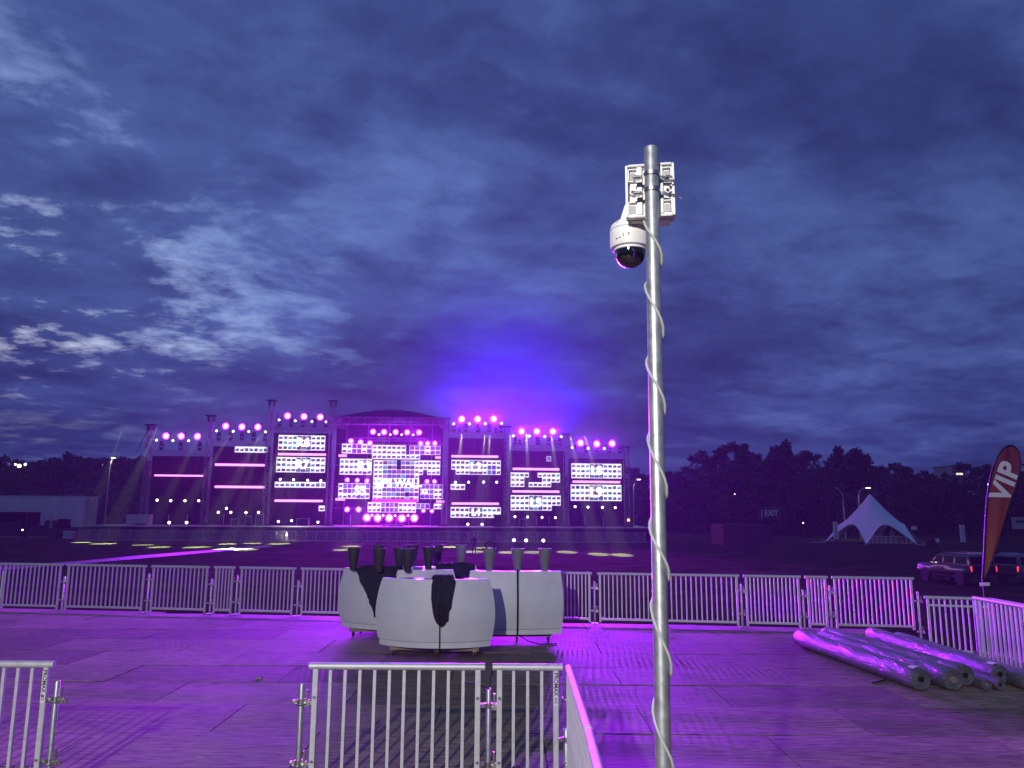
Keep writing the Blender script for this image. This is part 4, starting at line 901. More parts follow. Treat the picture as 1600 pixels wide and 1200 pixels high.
# straps hanging down the fronts
def strap(label, C, a, drop, lead=None):
    t, P, rad, bul, ang, z0, z1 = C; pts = [P(a * ang, rad - .2, z1 + .012), P(a * ang, rad + .02, z1 + .014)]
    for k in range(1, 9):
        z = z1 - (z1 - z0) * k / 8; pts.append(P(a * ang, rad + max(0, bul(z)) + .022, z))
    if lead: pts += [Vector(p) for p in lead]
    o = MB().path(pts, .011, 6).build('strap', 'black_cloth', None, True); o.location = t.location; o.rotation_euler = t.rotation_euler; tag(o, label, 'strap')
strap('narrow dark strap down the front of the nearest counter', cf, .14, 1, [(.14, .0, .10)])
strap('straight dark strap down the front of the right counter', cr, .03, 1)
strap('slack dark strap trailing from the right counter to the floor', cr, .045, 1, [(.25, -.05, .06), (.42, -.1, .02), (.75, -.05, .015)])
# tapered planters standing on the counters
def planter(px, ytop, Y, z, mt, label, ring=False, r=.125, h=.44):
    q = wp(px, ytop, Y); t = thing('tapered_planter', label, 'planter', (q.x, Y, z), 0, 'tapered planters on the bar counters')
    key = ('pl', mt, r, h)
    if key not in FM:
        FM[key] = (MB().lathe([(.052, 0), (.056, .004), (.062, .02), (r, h - .012), (r + .006, h - .01), (r + .006, h), (r - .006, h), (r - .010, h - .03), (.055, .06)], n=28).mesh('cone', mt, True), MB().lathe([(r * .79, h * .70), (r * .82, h * .70), (r * .85, h * .735), (r * .81, h * .735)], n=28).mesh('band', mt, True), MB().lathe([(.001, h - .06), (r - .02, h - .06), (r - .02, h - .055), (.001, h - .05)], n=20).mesh('soil', 'dark_print'))
    link('cone', FM[key][0], t); link('soil', FM[key][2], t)
    if ring: link('band', FM[key][1], t)
zt_ = 2.76
pl = [(553, 860, 15.35, 'planter_dark', 'leftmost dark tapered planter, at the end of the left counter', 0), (593, 858, 15.0, 'planter_dark', 'dark tapered planter above the pointed cloth on the left counter', 1), (591, 850, 16.6, 'planter_dark', 'dark tapered planter just behind the one above the pointed cloth', 0),
      (625, 852, 15.75, 'planter_dark', 'left of three clustered dark planters in the middle', 0), (638, 855, 15.0, 'planter_dark', 'front one of three clustered dark planters in the middle', 1), (645, 850, 16.7, 'planter_dark', 'back one of three clustered dark planters in the middle', 0),
      (670, 852, 15.9, 'planter_dark', 'front one of the pair of dark planters left of the pale one', 0), (684, 849, 16.9, 'planter_dark', 'back one of the pair of dark planters left of the pale one', 0), (721, 850, 16.85, 'planter_pale', 'pale grey tapered planter standing alone on the back counter', 0),
      (765, 858, 14.95, 'planter_pale', 'pale banded tapered planter at the left end of the right counter', 1), (809, 860, 14.95, 'planter_pale', 'grey tapered planter in the middle of the right counter', 0), (851, 859, 15.0, 'planter_pale', 'grey tapered planter at the right end of the right counter', 0)]
for px, y, Y, mt, lab, rg in pl: planter(px, y, Y, zt_ + (.02 if Y < 15.2 and px > 760 else 0), mt, lab, rg)
q = wp(766, 850, 14.95); t = thing('black_bow', 'small black looped wire on top of the banded planter', 'wire', (q.x, 14.95, zt_ + .45)); MB().path([(.09 * math.cos(a_), 0, .06 + .07 * math.sin(a_)) for a_ in [i * math.pi / 6 for i in range(13)]], .014, 6).build('loop', 'black_cloth', t, True)

# ================================================================ WRAPPED ROLLS
def film_material():
    m = bpy.data.materials.new('wrapped_turf'); m.use_nodes = True; nt = m.node_tree; N = nt.nodes; L = nt.links; b = N['Principled BSDF']
    b.inputs['Base Color'].default_value = (0.055, 0.070, 0.065, 1); b.inputs['Roughness'].default_value = .42; b.inputs['Coat Weight'].default_value = .9; b.inputs['Coat Roughness'].default_value = .13
    tc = N.new('ShaderNodeTexCoord'); mp = N.new('ShaderNodeMapping'); mp.inputs['Scale'].default_value = (7, 1.8, 7); mp.inputs['Rotation'].default_value = (0, 0, .5)
    n = N.new('ShaderNodeTexNoise'); n.inputs['Scale'].default_value = 2.6; n.inputs['Detail'].default_value = 4; n.inputs['Distortion'].default_value = 2.2
    n2 = N.new('ShaderNodeTexNoise'); n2.inputs['Scale'].default_value = 1.4
    r = N.new('ShaderNodeValToRGB'); r.color_ramp.elements[0].color = (.07, .075, .08, 1); r.color_ramp.elements[1].color = (.14, .14, .16, 1); r.color_ramp.elements[0].position = .35; r.color_ramp.elements[1].position = .7
    bp = N.new('ShaderNodeBump'); bp.inputs['Strength'].default_value = .65; bp.inputs['Distance'].default_value = .027
    L.new(tc.outputs['Object'], mp.inputs[0]); L.new(mp.outputs[0], n.inputs[0]); L.new(tc.outputs['Object'], n2.inputs[0]); L.new(n2.outputs[0], r.inputs[0]); L.new(r.outputs[0], b.inputs['Base Color'])
    L.new(n.outputs[0], bp.inputs['Height']); L.new(bp.outputs[0], b.inputs['Coat Normal']); L.new(bp.outputs[0], b.inputs['Normal']); MATS['wrapped_turf'] = m
film_material()
rolls = [(5.83, 10.95, 5.49, 14.5, .165, 0, 'plastic-wrapped roll nearest the middle, with a white label at its end'), (6.28, 10.95, 5.86, 14.4, .165, 0, 'second plastic-wrapped roll, next to the labelled one'), (6.56, 11.15, 6.10, 14.8, .160, .02, 'third wrapped roll, half hidden behind the second'),
         (6.76, 11.0, 6.62, 14.4, .085, 0, 'thin wrapped roll between the thick ones, left of two'), (6.95, 11.0, 6.80, 14.4, .085, 0, 'thin wrapped roll between the thick ones, right of two'), (7.14, 11.3, 6.98, 14.9, .150, .02, 'wrapped roll right of the two thin rolls'), (7.36, 11.0, 7.33, 14.6, .140, 0, 'wrapped roll farthest right, against the side barrier')]
for i, (xn, yn, xf, yf, r, dz, lab) in enumerate(rolls):
    r *= .92
    L_ = math.hypot(xf - xn, yf - yn); t = thing('wrapped_roll', lab, 'roll', (xn - .16, yn + .2, ZP + r + dz + .004), math.atan2(yf - yn, xf - xn) - math.pi / 2, 'plastic-wrapped rolls on the platform')
    rnd = random.Random(i + 60); rings = []; nn = 40; K = 28
    for j in range(nn + 1):
        s = j / nn; rad = r * (1 + .02 * math.sin(s * 17 + i)) * (1 if 0 < j < nn else .93); ring_ = []
        for k in range(K):
            q = 2 * math.pi * k / K; rr = rad * (1 + .018 * math.sin(q * 5 + s * 31 + i) + .012 * math.sin(q * 9 - s * 57) + rnd.uniform(-.008, .008))
            z = rr * math.sin(q); z = max(z, -r + .0) ; ring_.append((rr * math.cos(q), s * L_, z))
        rings.append(ring_)
    MB().rings(rings).build('wrapping', 'wrapped_turf', t, True)
    for ye, sg in ((-.004, -1), (L_ + .004, 1)):
        m = MB()
        for rr in (.88, .72, .56, .42): m.path([(r * rr * math.cos(q), ye + .006 * sg * rnd.uniform(.4, 1.2), r * rr * math.sin(q)) for q in [k * math.pi / 12 for k in range(25)]], r * .055, 5)
        m.build('roll_edge', 'wrapped_turf', t, True)
        MB().lathe([(r * .26, ye - .02), (r * .26, ye + .02), (r * .2, ye + .02 * sg)], (0, 0, 0), 16, 'Y').build('core', 'cardboard' if i in (1, 3) else 'black_metal', t)
    if i in (0, 5):
        a_ = 1.75; m = MB(); m.grid([[(r * 1.03 * math.cos(a_ - .35 + .14 * k), y_, r * 1.03 * math.sin(a_ - .35 + .14 * k)) for k in range(6)] for y_ in (.03, .17)]); m.build('paper_label', 'sticker', t)
o = MB().path([(5.2, 11.6, ZP + .012), (5.42, 11.75, ZP + .012), (5.60, 11.95, ZP + .012)], .012, 5).build('packing_strip', 'black_cloth'); tag(o, 'thin black packing strip on the floor beside the nearest roll', 'strip')
q = gp(405, 1061, ZP); o = MB().box((0, 0, .01), (.09, .05, .02)).build('litter_scrap', 'cardboard', None, loc=(q.x, q.y, ZP + .004)); tag(o, 'small scrap of litter lying on the open plywood floor', 'litter')

# ================================================================ VIP FLAG
FY = 17.2; fb = wp(1538, 912, FY); t = thing('feather_flag', 'tall red-to-orange feather flag reading VIP beyond the barrier', 'flag', (fb.x, FY, 0))
def flag_material():
    m = bpy.data.materials.new('flag_cloth'); m.use_nodes = True; nt = m.node_tree; N = nt.nodes; L = nt.links; b = N['Principled BSDF']; b.inputs['Roughness'].default_value = .75
    tc = N.new('ShaderNodeTexCoord'); s = N.new('ShaderNodeSeparateXYZ'); L.new(tc.outputs['Object'], s.inputs[0])
    mr = N.new('ShaderNodeMapRange'); mr.inputs['From Min'].default_value = 2.7; mr.inputs['From Max'].default_value = 4.9; L.new(s.outputs[2], mr.inputs[0])
    r = N.new('ShaderNodeValToRGB'); e = r.color_ramp.elements; e[0].color = (.38, .18, .06, 1); e[1].color = (.23, .045, .085, 1); e.new(.45).color = (.30, .085, .06, 1); L.new(mr.outputs[0], r.inputs[0]); L.new(r.outputs[0], b.inputs['Base Color'])
    tr = N.new('ShaderNodeBsdfTranslucent'); L.new(r.outputs[0], tr.inputs[0]); mx = N.new('ShaderNodeMixShader'); mx.inputs[0].default_value = .3
    L.new(b.outputs[0], mx.inputs[1]); L.new(tr.outputs[0], mx.inputs[2]); L.new(mx.outputs[0], N['Material Output'].inputs[0]); MATS['flag_cloth'] = m
flag_material()
zc = lambda z: 680 + z / 4.286; xc = lambda x: 1380 + x / 4.286
edge = [(672, 965), (676, 900), (682, 800), (686, 700), (690, 600), (696, 500), (706, 400), (718, 320), (732, 250), (750, 190), (775, 135), (805, 95), (840, 75), (870, 75), (895, 95), (912, 125), (922, 165), (922, 215), (910, 270), (890, 340), (865, 410), (840, 480), (812, 570), (780, 680), (745, 790), (710, 890)]
W3 = [wp(xc(x), zc(y), FY) - Vector((fb.x, FY, 0)) for x, y in edge]
left = [p for p in W3[:13]]; right = W3[13:][::-1]
def samp(P, s):
    f = s * (len(P) - 1); i = min(int(f), len(P) - 2); return P[i].lerp(P[i + 1], f - i)
right = [W3[0]] + right; rows = []
for i in range(33):
    s = i / 32; a = samp(left, s); b = samp(right, s)
    rows.append([a.lerp(b, k / 10) + Vector((0, .05 * math.sin(k * .55 + s * 5) * math.sin(math.pi * k / 10), 0)) for k in range(11)])
fl = MB().grid(rows); fl.grid([[p + Vector((0, .006, 0)) for p in reversed(r_)] for r_ in rows]); fo = fl.build('banner', 'flag_cloth', t, True)
poly = [Vector((0, 0, 0)), Vector((W3[0].x * .9, 0, W3[0].z - .4))] + [p + Vector((-.025 if i < 9 else 0, 0, .02 if i > 8 else 0)) for i, p in enumerate(W3[:16])]
MB().path(poly, [.03, .026] + [.018] * 16, 8).build('pole', 'black_metal', t, True)
fr = MB().path(W3 + [W3[0]], .012, 5); fr.build('hem', 'black_cloth', t)
c = (wp(xc(806), zc(316), FY) - Vector((fb.x, FY, 0))); me = text_mesh('VIP', .60, 'white_print', .022, .003, spacing=1.08)
o = link('lettering', me, t, c + Vector((0, -.075, 0))); o.rotation_euler = (R(90), -math.atan2((zc(440) - zc(200)), (xc(850) - xc(745))), 0)
MB().box((W3[0].x, -.03, W3[0].z - .10), (.20, .03, .07)).build('clip', 'white_plastic', t)
MB().box((0, 0, .03), (.8, .8, .06)).build('base', 'black_metal', t)

# ================================================================ CARS
def pickup(label, x, y, rz, paint):
    t = thing('parked_car', label, 'car', (x, y, 0), rz, 'cars parked behind the flag')
    t.scale = (.76, .85, .90)
    def sec(xx, hw_, z0, z1, c=.12): return [Vector((xx, -hw_, z0)), Vector((xx, -hw_ - .02, (z0 + z1) / 2)), Vector((xx, -hw_ + c * .3, z1 - c * .6)), Vector((xx, -hw_ + c, z1)), Vector((xx, hw_ - c, z1)), Vector((xx, hw_ - c * .3, z1 - c * .6)), Vector((xx, hw_ + .02, (z0 + z1) / 2)), Vector((xx, hw_, z0))]
    b = MB().rings([sec(-2.92, .80, .60, .98), sec(-2.85, .92, .48, 1.10), sec(-2.3, .98, .42, 1.20), sec(-1.35, 1.0, .42, 1.24), sec(0, 1.0, .42, 1.26), sec(2.2, 1.0, .45, 1.28), sec(2.85, .98, .50, 1.28), sec(2.92, .95, .55, 1.22)]); body = b.build('body', paint, t, True)
    def cs(z, x0, x1, hw_): return [Vector((x0, -hw_, z)), Vector((x1, -hw_, z)), Vector((x1, hw_, z)), Vector((x0, hw_, z))]
    cab_ = MB().rings([cs(1.2, -1.45, 2.86, .94), cs(1.45, -1.12, 2.78, .91), cs(1.82, -.62, 2.58, .81), cs(1.92, -.35, 2.40, .73)]).build('cab', paint, t, True, bevel=.05)
    for s in (-1, 1):
        for (x0, x1, xa_, xb_) in ((-1.0, -.02, -.58, -.02), (.10, 1.16, .10, 1.14), (1.30, 2.55, 1.30, 2.35)):
            m = MB(); pts = [Vector((x0, s * .935, 1.30)), Vector((x1, s * .935, 1.30)), Vector((xb_, s * .835, 1.76)), Vector((xa_, s * .835, 1.76))]
            m.add(pts + [p + Vector((0, s * .012, .0)) for p in pts], [(0, 1, 2, 3), (7, 6, 5, 4), (0, 4, 5, 1), (1, 5, 6, 2), (2, 6, 7, 3), (3, 7, 4, 0)]); m.build('side_window', 'car_glass', t)
        MB().box((-.95, s * 1.08, 1.33), (.12, .22, .2)).build('mirror', 'chrome', t, bevel=.03)
        MB().box((2.88, s * .92, 1.05), (.14, .08, .34)).build('tail_light', 'tail_red', t, bevel=.02)
        MB().box((-2.82, s * .78, .92), (.16, .28, .2)).build('headlight', 'chrome', t, bevel=.03)
        MB().box((0.1, s * 1.022, 1.17), (4.6, .014, .05)).build('belt_trim', 'chrome', t); MB().box((.1, s * 1.02, .50), (2.4, .05, .07)).build('side_step', 'chrome', t)
        for hx in (-.25, .85): MB().box((hx, s * 1.03, 1.08), (.2, .03, .04)).build('door_handle', 'chrome', t)
        for wx_ in (-1.9, 1.75):
            w_ = MB().lathe([(.25, -.13), (.36, -.13), (.40, -.09), (.40, .09), (.36, .13), (.25, .13)], (0, 0, 0), 24, 'Y').build('wheel', 'rubber', t, True, loc=(wx_, s * .90, .40)); MB().lathe([(.24, -.12), (.22, -.13), (.08, -.10), (.05, .10), (.24, .12)], (0, 0, 0), 18, 'Y').build('rim', 'chrome', w_, True)
            MB().lathe([(.47, -.10), (.47, .10), (.43, .10)], (0, 0, 0), 20, 'Y').build('wheel_arch', 'rubber', t, loc=(wx_, s * .925, .44))
    m = MB(); pts = [Vector((-1.36, -.82, 1.29)), Vector((-1.36, .82, 1.29)), Vector((-.66, .74, 1.78)), Vector((-.66, -.74, 1.78))]; m.add(pts + [p + Vector((-.012, 0, .006)) for p in pts], [(0, 1, 2, 3), (7, 6, 5, 4), (0, 4, 5, 1), (1, 5, 6, 2), (2, 6, 7, 3), (3, 7, 4, 0)]); m.build('windscreen', 'car_glass', t)
    m = MB(); pts = [Vector((2.83, -.80, 1.34)), Vector((2.83, .80, 1.34)), Vector((2.63, .72, 1.76)), Vector((2.63, -.72, 1.76))]; m.add(pts + [p + Vector((.012, 0, .006)) for p in pts], [(0, 1, 2, 3), (7, 6, 5, 4), (0, 4, 5, 1), (1, 5, 6, 2), (2, 6, 7, 3), (3, 7, 4, 0)]); m.build('rear_window', 'car_glass', t)
    [MB().box((1.0, s * .68, 1.97), (2.4, .05, .05)).build('roof_bar', 'chrome', t) for s in (-1, 1)]; MB().box((2.98, 0, .60), (.12, 1.8, .16)).build('rear_bumper', 'chrome', t, bevel=.03); MB().box((2.93, 0, .98), (.03, 1.5, .48)).build('tailgate', paint, t, bevel=.02)
    return t
q = gp(1494, 911); pickup('black off-road car parked left of the VIP flag', q.x, q.y, R(-80), 'car_black')
q = gp(1597, 913); pickup('grey off-road car cut by the right edge, behind the VIP flag', q.x + .6, q.y, R(202), 'car_grey')

# ================================================================ TENT, SIGNS, FIELD THINGS
TY = 108.0; pk = wp(1359, 772, TY); t = thing('peaked_tent', 'white star-shaped peaked tent on the right of the field', 'tent', (pk.x, TY, 0))
hp = pk.z; nleg = 6; rl = 6.6; rot0 = R(-122)
grid = []
for i in range(19):
    s = i / 18; row_ = []
    for k in range(73):
        a = 2 * math.pi * k / 72; ph = ((a * nleg / (2 * math.pi)) % 1.0) - .5; lobe = abs(ph) * 2     # 0 in mid-bay, 1 at a leg
        reach = rl * (.62 + .38 * lobe ** 2.4); foot = 2.55 * (1 - lobe ** 2.2)
        r_ = .06 + (reach - .06) * s; z = foot + (hp - foot) * (1 - s) ** (1.28 - .12 * lobe)
        row_.append((r_ * math.cos(a + rot0), r_ * math.sin(a + rot0), z))
    grid.append(row_)
m = MB().grid(grid); m.grid([[(p[0], p[1], p[2] - .04) for p in reversed(r_)] for r_ in grid]); m.build('canopy', 'tent_fabric', t, True)
MB().bar((0, 0, 0), (0, 0, hp), .08, 10).build('mast', 'aluminium', t)
for k in range(nleg):
    a = 2 * math.pi * (k + 0) / nleg + rot0 ; a2 = a
    p = Vector((rl * math.cos(a), rl * math.sin(a), .05)); MB().path([p, p * 1.28 + Vector((0, 0, -.05))], .035, 5).build('guy_rope', 'tent_fabric', t); MB().bar(p * 1.28 + Vector((0, 0, -.2)), p * 1.29 + Vector((0, 0, .3)), .04, 6).build('stake', 'black_metal', t)
for i, (px0, px1, n_) in enumerate([(1357, 1384, 4), (1384.5, 1424, 5)]):
    a = wp(px0, 845, TY - 3.2); b = wp(px1, 845, TY - 3.2); t = thing('tent_railing', ['left white railing section with open and boarded bays under the tent', 'right white railing section with open and boarded bays under the tent'][i], 'railing', (a.x, a.y, 0)); w = b.x - a.x
    MB().box((w / 2, 0, .98), (w, .1, .12)).build('top_rail', 'white_plastic', t); MB().box((w / 2, 0, .12), (w, .08, .08)).build('bottom_rail', 'white_plastic', t)
    for k in range(n_ + 1): MB().box((w * k / n_, 0, .5), (.12, .1, .9)).build('post', 'white_plastic', t)
    for k in ([2, 3] if i == 0 else [2]): MB().box((w * (k + .5) / n_, .02, .54), (w / n_ - .14, .04, .74)).build('infill_panel', 'cardboard', t)
for i, (px, Y, lab) in enumerate([(1366, 107, 'dark drum standing under the tent, near its front leg'), (1394, 108, 'dark drum standing under the tent, towards the right')]):
    q = wp(px, 835, Y); t = thing('barrel', lab, 'barrel', (q.x, Y, 0), 0, 'drums under the tent'); MB().lathe([(.34, 0), (.36, .05), (.36, 1.4), (.38, 1.42), (.38, 1.5), (.1, 1.9), (.05, 1.95)], n=16).build('drum', 'case_grey', t, True)
def banner(label, px, y0, y1, Y, wpx, mt='white_print'):
    a = wp(px, y0, Y); b = wp(px, y1, Y); t = thing('banner_stand', label, 'sign', (a.x, Y, 0)); w = wpx * Y / FPX; h = a.z - max(b.z, .1); z0 = max(b.z, .1)
    MB().box((0, 0, z0 + h / 2), (w, .06, h)).build('panel', mt, t); MB().box((0, .05, .06), (w, .6, .1)).build('base', 'black_metal', t)
    n_ = 6
    for k in range(n_): MB().box((.02 * (-1) ** k, -.04, z0 + h * (.12 + .76 * k / (n_ - 1))), (w * .42, .02, h * .055)).build('mark', 'dark_print', t)
banner('white upright banner with dark marks at the left of the tent', 1305, 815.5, 842, 106, 7.5); banner('white upright banner with dark marks standing alone right of the tent', 1502.5, 820, 847, 100, 7.5)
q = wp(1203, 802, 120); t = thing('exit_sign', 'dark exit board with white lettering standing before the trees', 'sign', (q.x, 120, 0)); MB().box((0, 0, q.z), (3.6, .12, 2.0)).build('board', 'black_metal', t, bevel=.02)
o = link('lettering', text_mesh('| EXIT', 1.25, 'white_print', .02, .02), t, (-.1, -.1, q.z)); o.rotation_euler.x = R(90); o.scale.x = .82
for s in (-1.5, 1.5): MB().bar((s, .1, 0), (s, .1, q.z), .08, 6).build('post', 'black_metal', t)
q = wp(1148, 860, 96); t = thing('shipping_container', 'dark red container standing on the field near the camera pole', 'container', (q.x, 98, 0)); MB().box((0, 0, 1.3), (3.1, 6, 2.5)).build('body', 'container_red', t, bevel=.03)
for i in range(9): MB().box((-1.4 + .35 * i, -3.03, 1.3), (.12, .06, 2.3)).build('rib', 'container_red', t)
q = wp(1185, 860, 99); t = thing('dark_hut', 'low black hut right beside the red container', 'hut', (q.x + .4, 101, 0)); MB().box((0, 0, 1.15), (2.6, 4, 2.3)).build('body', 'black_metal', t, bevel=.02); MB().box((0, 0, 2.36), (2.8, 4.2, .12)).build('roof', 'black_metal', t)
q = wp(1457, 848, 96); t = thing('wheeled_bin', 'dark bin with a pale lid on the grass right of the tent', 'bin', (q.x, 96, 0)); MB().rings([[(-.5, -.4, 0), (.5, -.4, 0), (.5, .4, 0), (-.5, .4, 0)], [(-.6, -.5, .95), (.6, -.5, .95), (.6, .5, .95), (-.6, .5, .95)]]).build('body', 'black_metal', t); MB().box((.35, -.42, .8), (.4, .3, .5)).build('lid', 'sticker', t)
q = wp(1428, 825, 112); t = thing('small_notice', 'small pale notice board on a post right of the tent', 'sign', (q.x, 112, 0)); MB().box((0, 0, q.z), (.75, .06, .5)).build('board', 'sticker', t); MB().bar((0, .06, 0), (0, .06, q.z), .04, 6).build('post', 'black_metal', t)
q = wp(1592, 815, 108); t = thing('field_banner', 'pale banner with a dark stripe behind the VIP flag', 'sign', (q.x + .2, 108, 0)); MB().box((0, 0, q.z - .2), (2.4, .06, 1.6)).build('panel', 'case_grey', t); MB().box((.2, -.05, q.z), (1.6, .03, .35)).build('stripe', 'container_red', t)
for s in (-1.1, 1.1): MB().bar((s, .08, 0), (s, .08, q.z + .5), .05, 6).build('post', 'black_metal', t)

# left side of the field
t = thing('box_trailer', 'long white box trailer at the left, doors towards the stage', 'trailer', (0, 118, 0)); a = wp(-160, 775, 118); b = wp(132, 776, 118); c = wp(147, 778, 118)
MB().box(((a.x + b.x) / 2, 2, 3.55), (b.x - a.x, 4, b.z * 2 - 7.1)).build('box_body', 'trailer_white', t); MB().box(((a.x + b.x) / 2, 2, b.z + .06), (b.x - a.x + .1, 4.1, .12)).build('roof_rail', 'case_grey', t)
m_ = MB(); zz0 = 3.55 - (b.z * 2 - 7.1) / 2
for k in range(4): MB().box((b.x + .12 + (c.x - b.x) * (k + .5) / 4, 1.0, (zz0 + c.z) / 2), ((c.x - b.x) / 4 - .08, .18, c.z - zz0 - .3)).build('door_panel', 'case_grey', t)
MB().box(((b.x + c.x) / 2, 2, (zz0 + c.z) / 2), (c.x - b.x, 1.7, c.z - zz0 - .4)).build('rear_frame', 'black_metal', t)
for k in range(4):
    MB().lathe([(.3, -.2), (.5, -.2), (.55, -.1), (.55, .1), (.5, .2), (.3, .2)], (0, 0, 0), 16, 'Y').build('wheel', 'rubber', t, loc=(b.x - 1.5 - 1.3 * k, .4, .55))
MB().box(((a.x + b.x) / 2, 2, .8), (b.x - a.x - 1, 2.2, .35)).build('chassis', 'black_metal', t)
q = wp(33, 797, 112); t = thing('work_canopy', 'dark gear canopy with a pale roof edge before the trailer', 'canopy', (q.x, 112, 0)); w = 6.0; zr = 3.55
MB().box((-1, 0, zr), (w, 3, .12)).build('roof', 'trailer_white', t); MB().box((-1, 1.4, zr / 2), (w, .1, zr - .1)).build('back_sheet', 'black_scrim', t)
for s in (-1, 1): MB().bar((-1 + s * w / 2.1, -1.4, 0), (-1 + s * w / 2.1, -1.4, zr), .06, 6).build('post', 'black_metal', t)
def forklift(label, px, Y, s=1.0):
    q = wp(px, 830, Y); t = thing('telehandler', label, 'forklift', (q.x, Y, 0)); t.scale = (s, s, s)
    MB().box((0, 0, .95), (3.2, 1.6, .8)).build('chassis', 'black_metal', t, bevel=.08); MB().rings([[(-.9, -.7, 1.3), (.5, -.7, 1.3), (.5, .7, 1.3), (-.9, .7, 1.3)], [(-.6, -.65, 2.5), (.4, -.65, 2.5), (.4, .65, 2.5), (-.6, .65, 2.5)]]).build('cab', 'car_glass', t, bevel=.03); MB().box((-.1, 0, 2.56), (1.3, 1.4, .1)).build('cab_roof', 'black_metal', t)
    for x_ in (-1.6, -1.35): MB().box((x_ - .4, 0, 1.6), (.1, .12, 3.0)).build('mast_rail', 'case_grey', t)
    for x_ in (-1.1, 1.1):
        for s_ in (-1, 1): MB().lathe([(.3, -.2), (.52, -.2), (.58, -.1), (.58, .1), (.52, .2), (.3, .2)], (0, 0, 0), 18, 'Y').build('wheel', 'rubber', t, True, loc=(x_, s_ * .85, .58))
forklift('dark forklift truck beside the trailer rear, at the end of the stage barriers', 100, 108)
q = wp(108.5, 832, 103); t = thing('field_case', 'pale road case standing on the grass at the left end of the barriers', 'road case', (q.x, 103, 0)); MB().box((0, 0, .55), (1.25, .8, .9)).build('box', 'case_grey', t, bevel=.02); MB().box((0, 0, 1.03), (1.3, .85, .06)).build('lid', 'sticker', t)
for x_ in (-.5, .5): MB().lathe([(.06, -.03), (.08, 0), (.06, .03)], (x_, -.3, .08), 10, 'Y').build('caster', 'rubber', t)
for i, (px, w, h, lab) in enumerate([(10, 3.2, 1.9, 'large dark covered pallet under the canopy at the left edge'), (62, 2.2, 1.5, 'dark covered pallet between the canopy and the forklift'), (80, 1.4, 2.2, 'tall dark cabinet left of the forklift')]):
    q = wp(px, 830, 110); t = thing('covered_pallet', lab, 'pallet', (q.x, 110, 0)); MB().box((0, 0, .15 + h / 2), (w, 1.4, h)).build('cover', 'black_cloth', t, bevel=.08); MB().box((0, 0, .07), (w + .1, 1.5, .14)).build('pallet_base', 'raw_timber', t)
q = wp(38.5, 829, 109); t = thing('marker_light', 'tiny white marker light below the canopy at the left', 'lamp', (q.x, 108.5, 0)); MB().bar((0, 0, 0), (0, 0, q.z), .04, 6).build('post', 'black_metal', t); MB().lathe([(.06, q.z), (.13, q.z + .1), (.06, q.z + .2)], n=8).build('globe', 'lens_white', t)

# ================================================================ PERSON on the field
def person(label, px, py):
    f = gp(px, py); root = thing('person', label, 'person', (f.x, f.y, 0), R(12))
    J = {'pel': (0, 0, .96), 'wai': (0, .01, 1.12), 'che': (0, 0, 1.34), 'nec': (0, -.01, 1.50), 'hd0': (0, -.02, 1.58), 'hd1': (0, -.025, 1.70),
         'shl': (-.18, 0, 1.43), 'ell': (-.24, .03, 1.15), 'wrl': (-.23, -.06, .92), 'hal': (-.22, -.08, .83), 'shr': (.18, 0, 1.43), 'elr': (.25, .04, 1.16), 'wrr': (.22, -.10, .96), 'har': (.20, -.13, .88),
         'hil': (-.10, 0, .90), 'knl': (-.12, -.02, .50), 'anl': (-.13, .03, .09), 'tol': (-.14, -.15, .04), 'hir': (.10, 0, .90), 'knr': (.13, -.06, .50), 'anr': (.15, .02, .09), 'tor': (.17, -.16, .04)}
    Rr = {'pel': (.16, .11), 'wai': (.14, .10), 'che': (.18, .12), 'nec': (.06, .06), 'hd0': (.085, .095), 'hd1': (.08, .09), 'shl': .075, 'ell': .05, 'wrl': .035, 'hal': .04, 'shr': .075, 'elr': .05, 'wrr': .035, 'har': .04, 'hil': .10, 'knl': .07, 'anl': .05, 'tol': .04, 'hir': .10, 'knr': .07, 'anr': .05, 'tor': .04}
    E = [('pel', 'wai'), ('wai', 'che'), ('che', 'nec'), ('nec', 'hd0'), ('hd0', 'hd1'), ('che', 'shl'), ('shl', 'ell'), ('ell', 'wrl'), ('wrl', 'hal'), ('che', 'shr'), ('shr', 'elr'), ('elr', 'wrr'), ('wrr', 'har'), ('pel', 'hil'), ('hil', 'knl'), ('knl', 'anl'), ('anl', 'tol'), ('pel', 'hir'), ('hir', 'knr'), ('knr', 'anr'), ('anr', 'tor')]
    ks = list(J); me = bpy.data.meshes.new('body'); me.from_pydata([J[k] for k in ks], [(ks.index(a), ks.index(b)) for a, b in E], [])
    o = link('body', me, root); md = o.modifiers.new('skin', 'SKIN')
    for i, k in enumerate(ks):
        r = Rr[k]; me.skin_vertices[0].data[i].radius = r if isinstance(r, tuple) else (r, r); me.skin_vertices[0].data[i].use_root = (k == 'pel')
    s = o.modifiers.new('sub', 'SUBSURF'); s.levels = 2; s.render_levels = 2
    dg = bpy.context.evaluated_depsgraph_get(); me2 = bpy.data.meshes.new_from_object(o.evaluated_get(dg)); o.modifiers.clear(); o.data = me2
    me2.materials.clear(); me2.materials.append(M('clothes_dark')); me2.materials.append(M('skin'))
    for p in me2.polygons:
        p.use_smooth = True; c = p.center
        if c.z > 1.50 or (c.z < .93 and abs(c.x) > .17 and c.z > .74): p.material_index = 1
    MB().lathe([(.03, 1.80), (.075, 1.785), (.098, 1.73), (.10, 1.67), (.09, 1.63)], (0, -.005, 0), 16).build('hair', 'hair_dark', root, True)
person('person in dark clothes standing on the grass before the stage barrier', 740.5, 866)

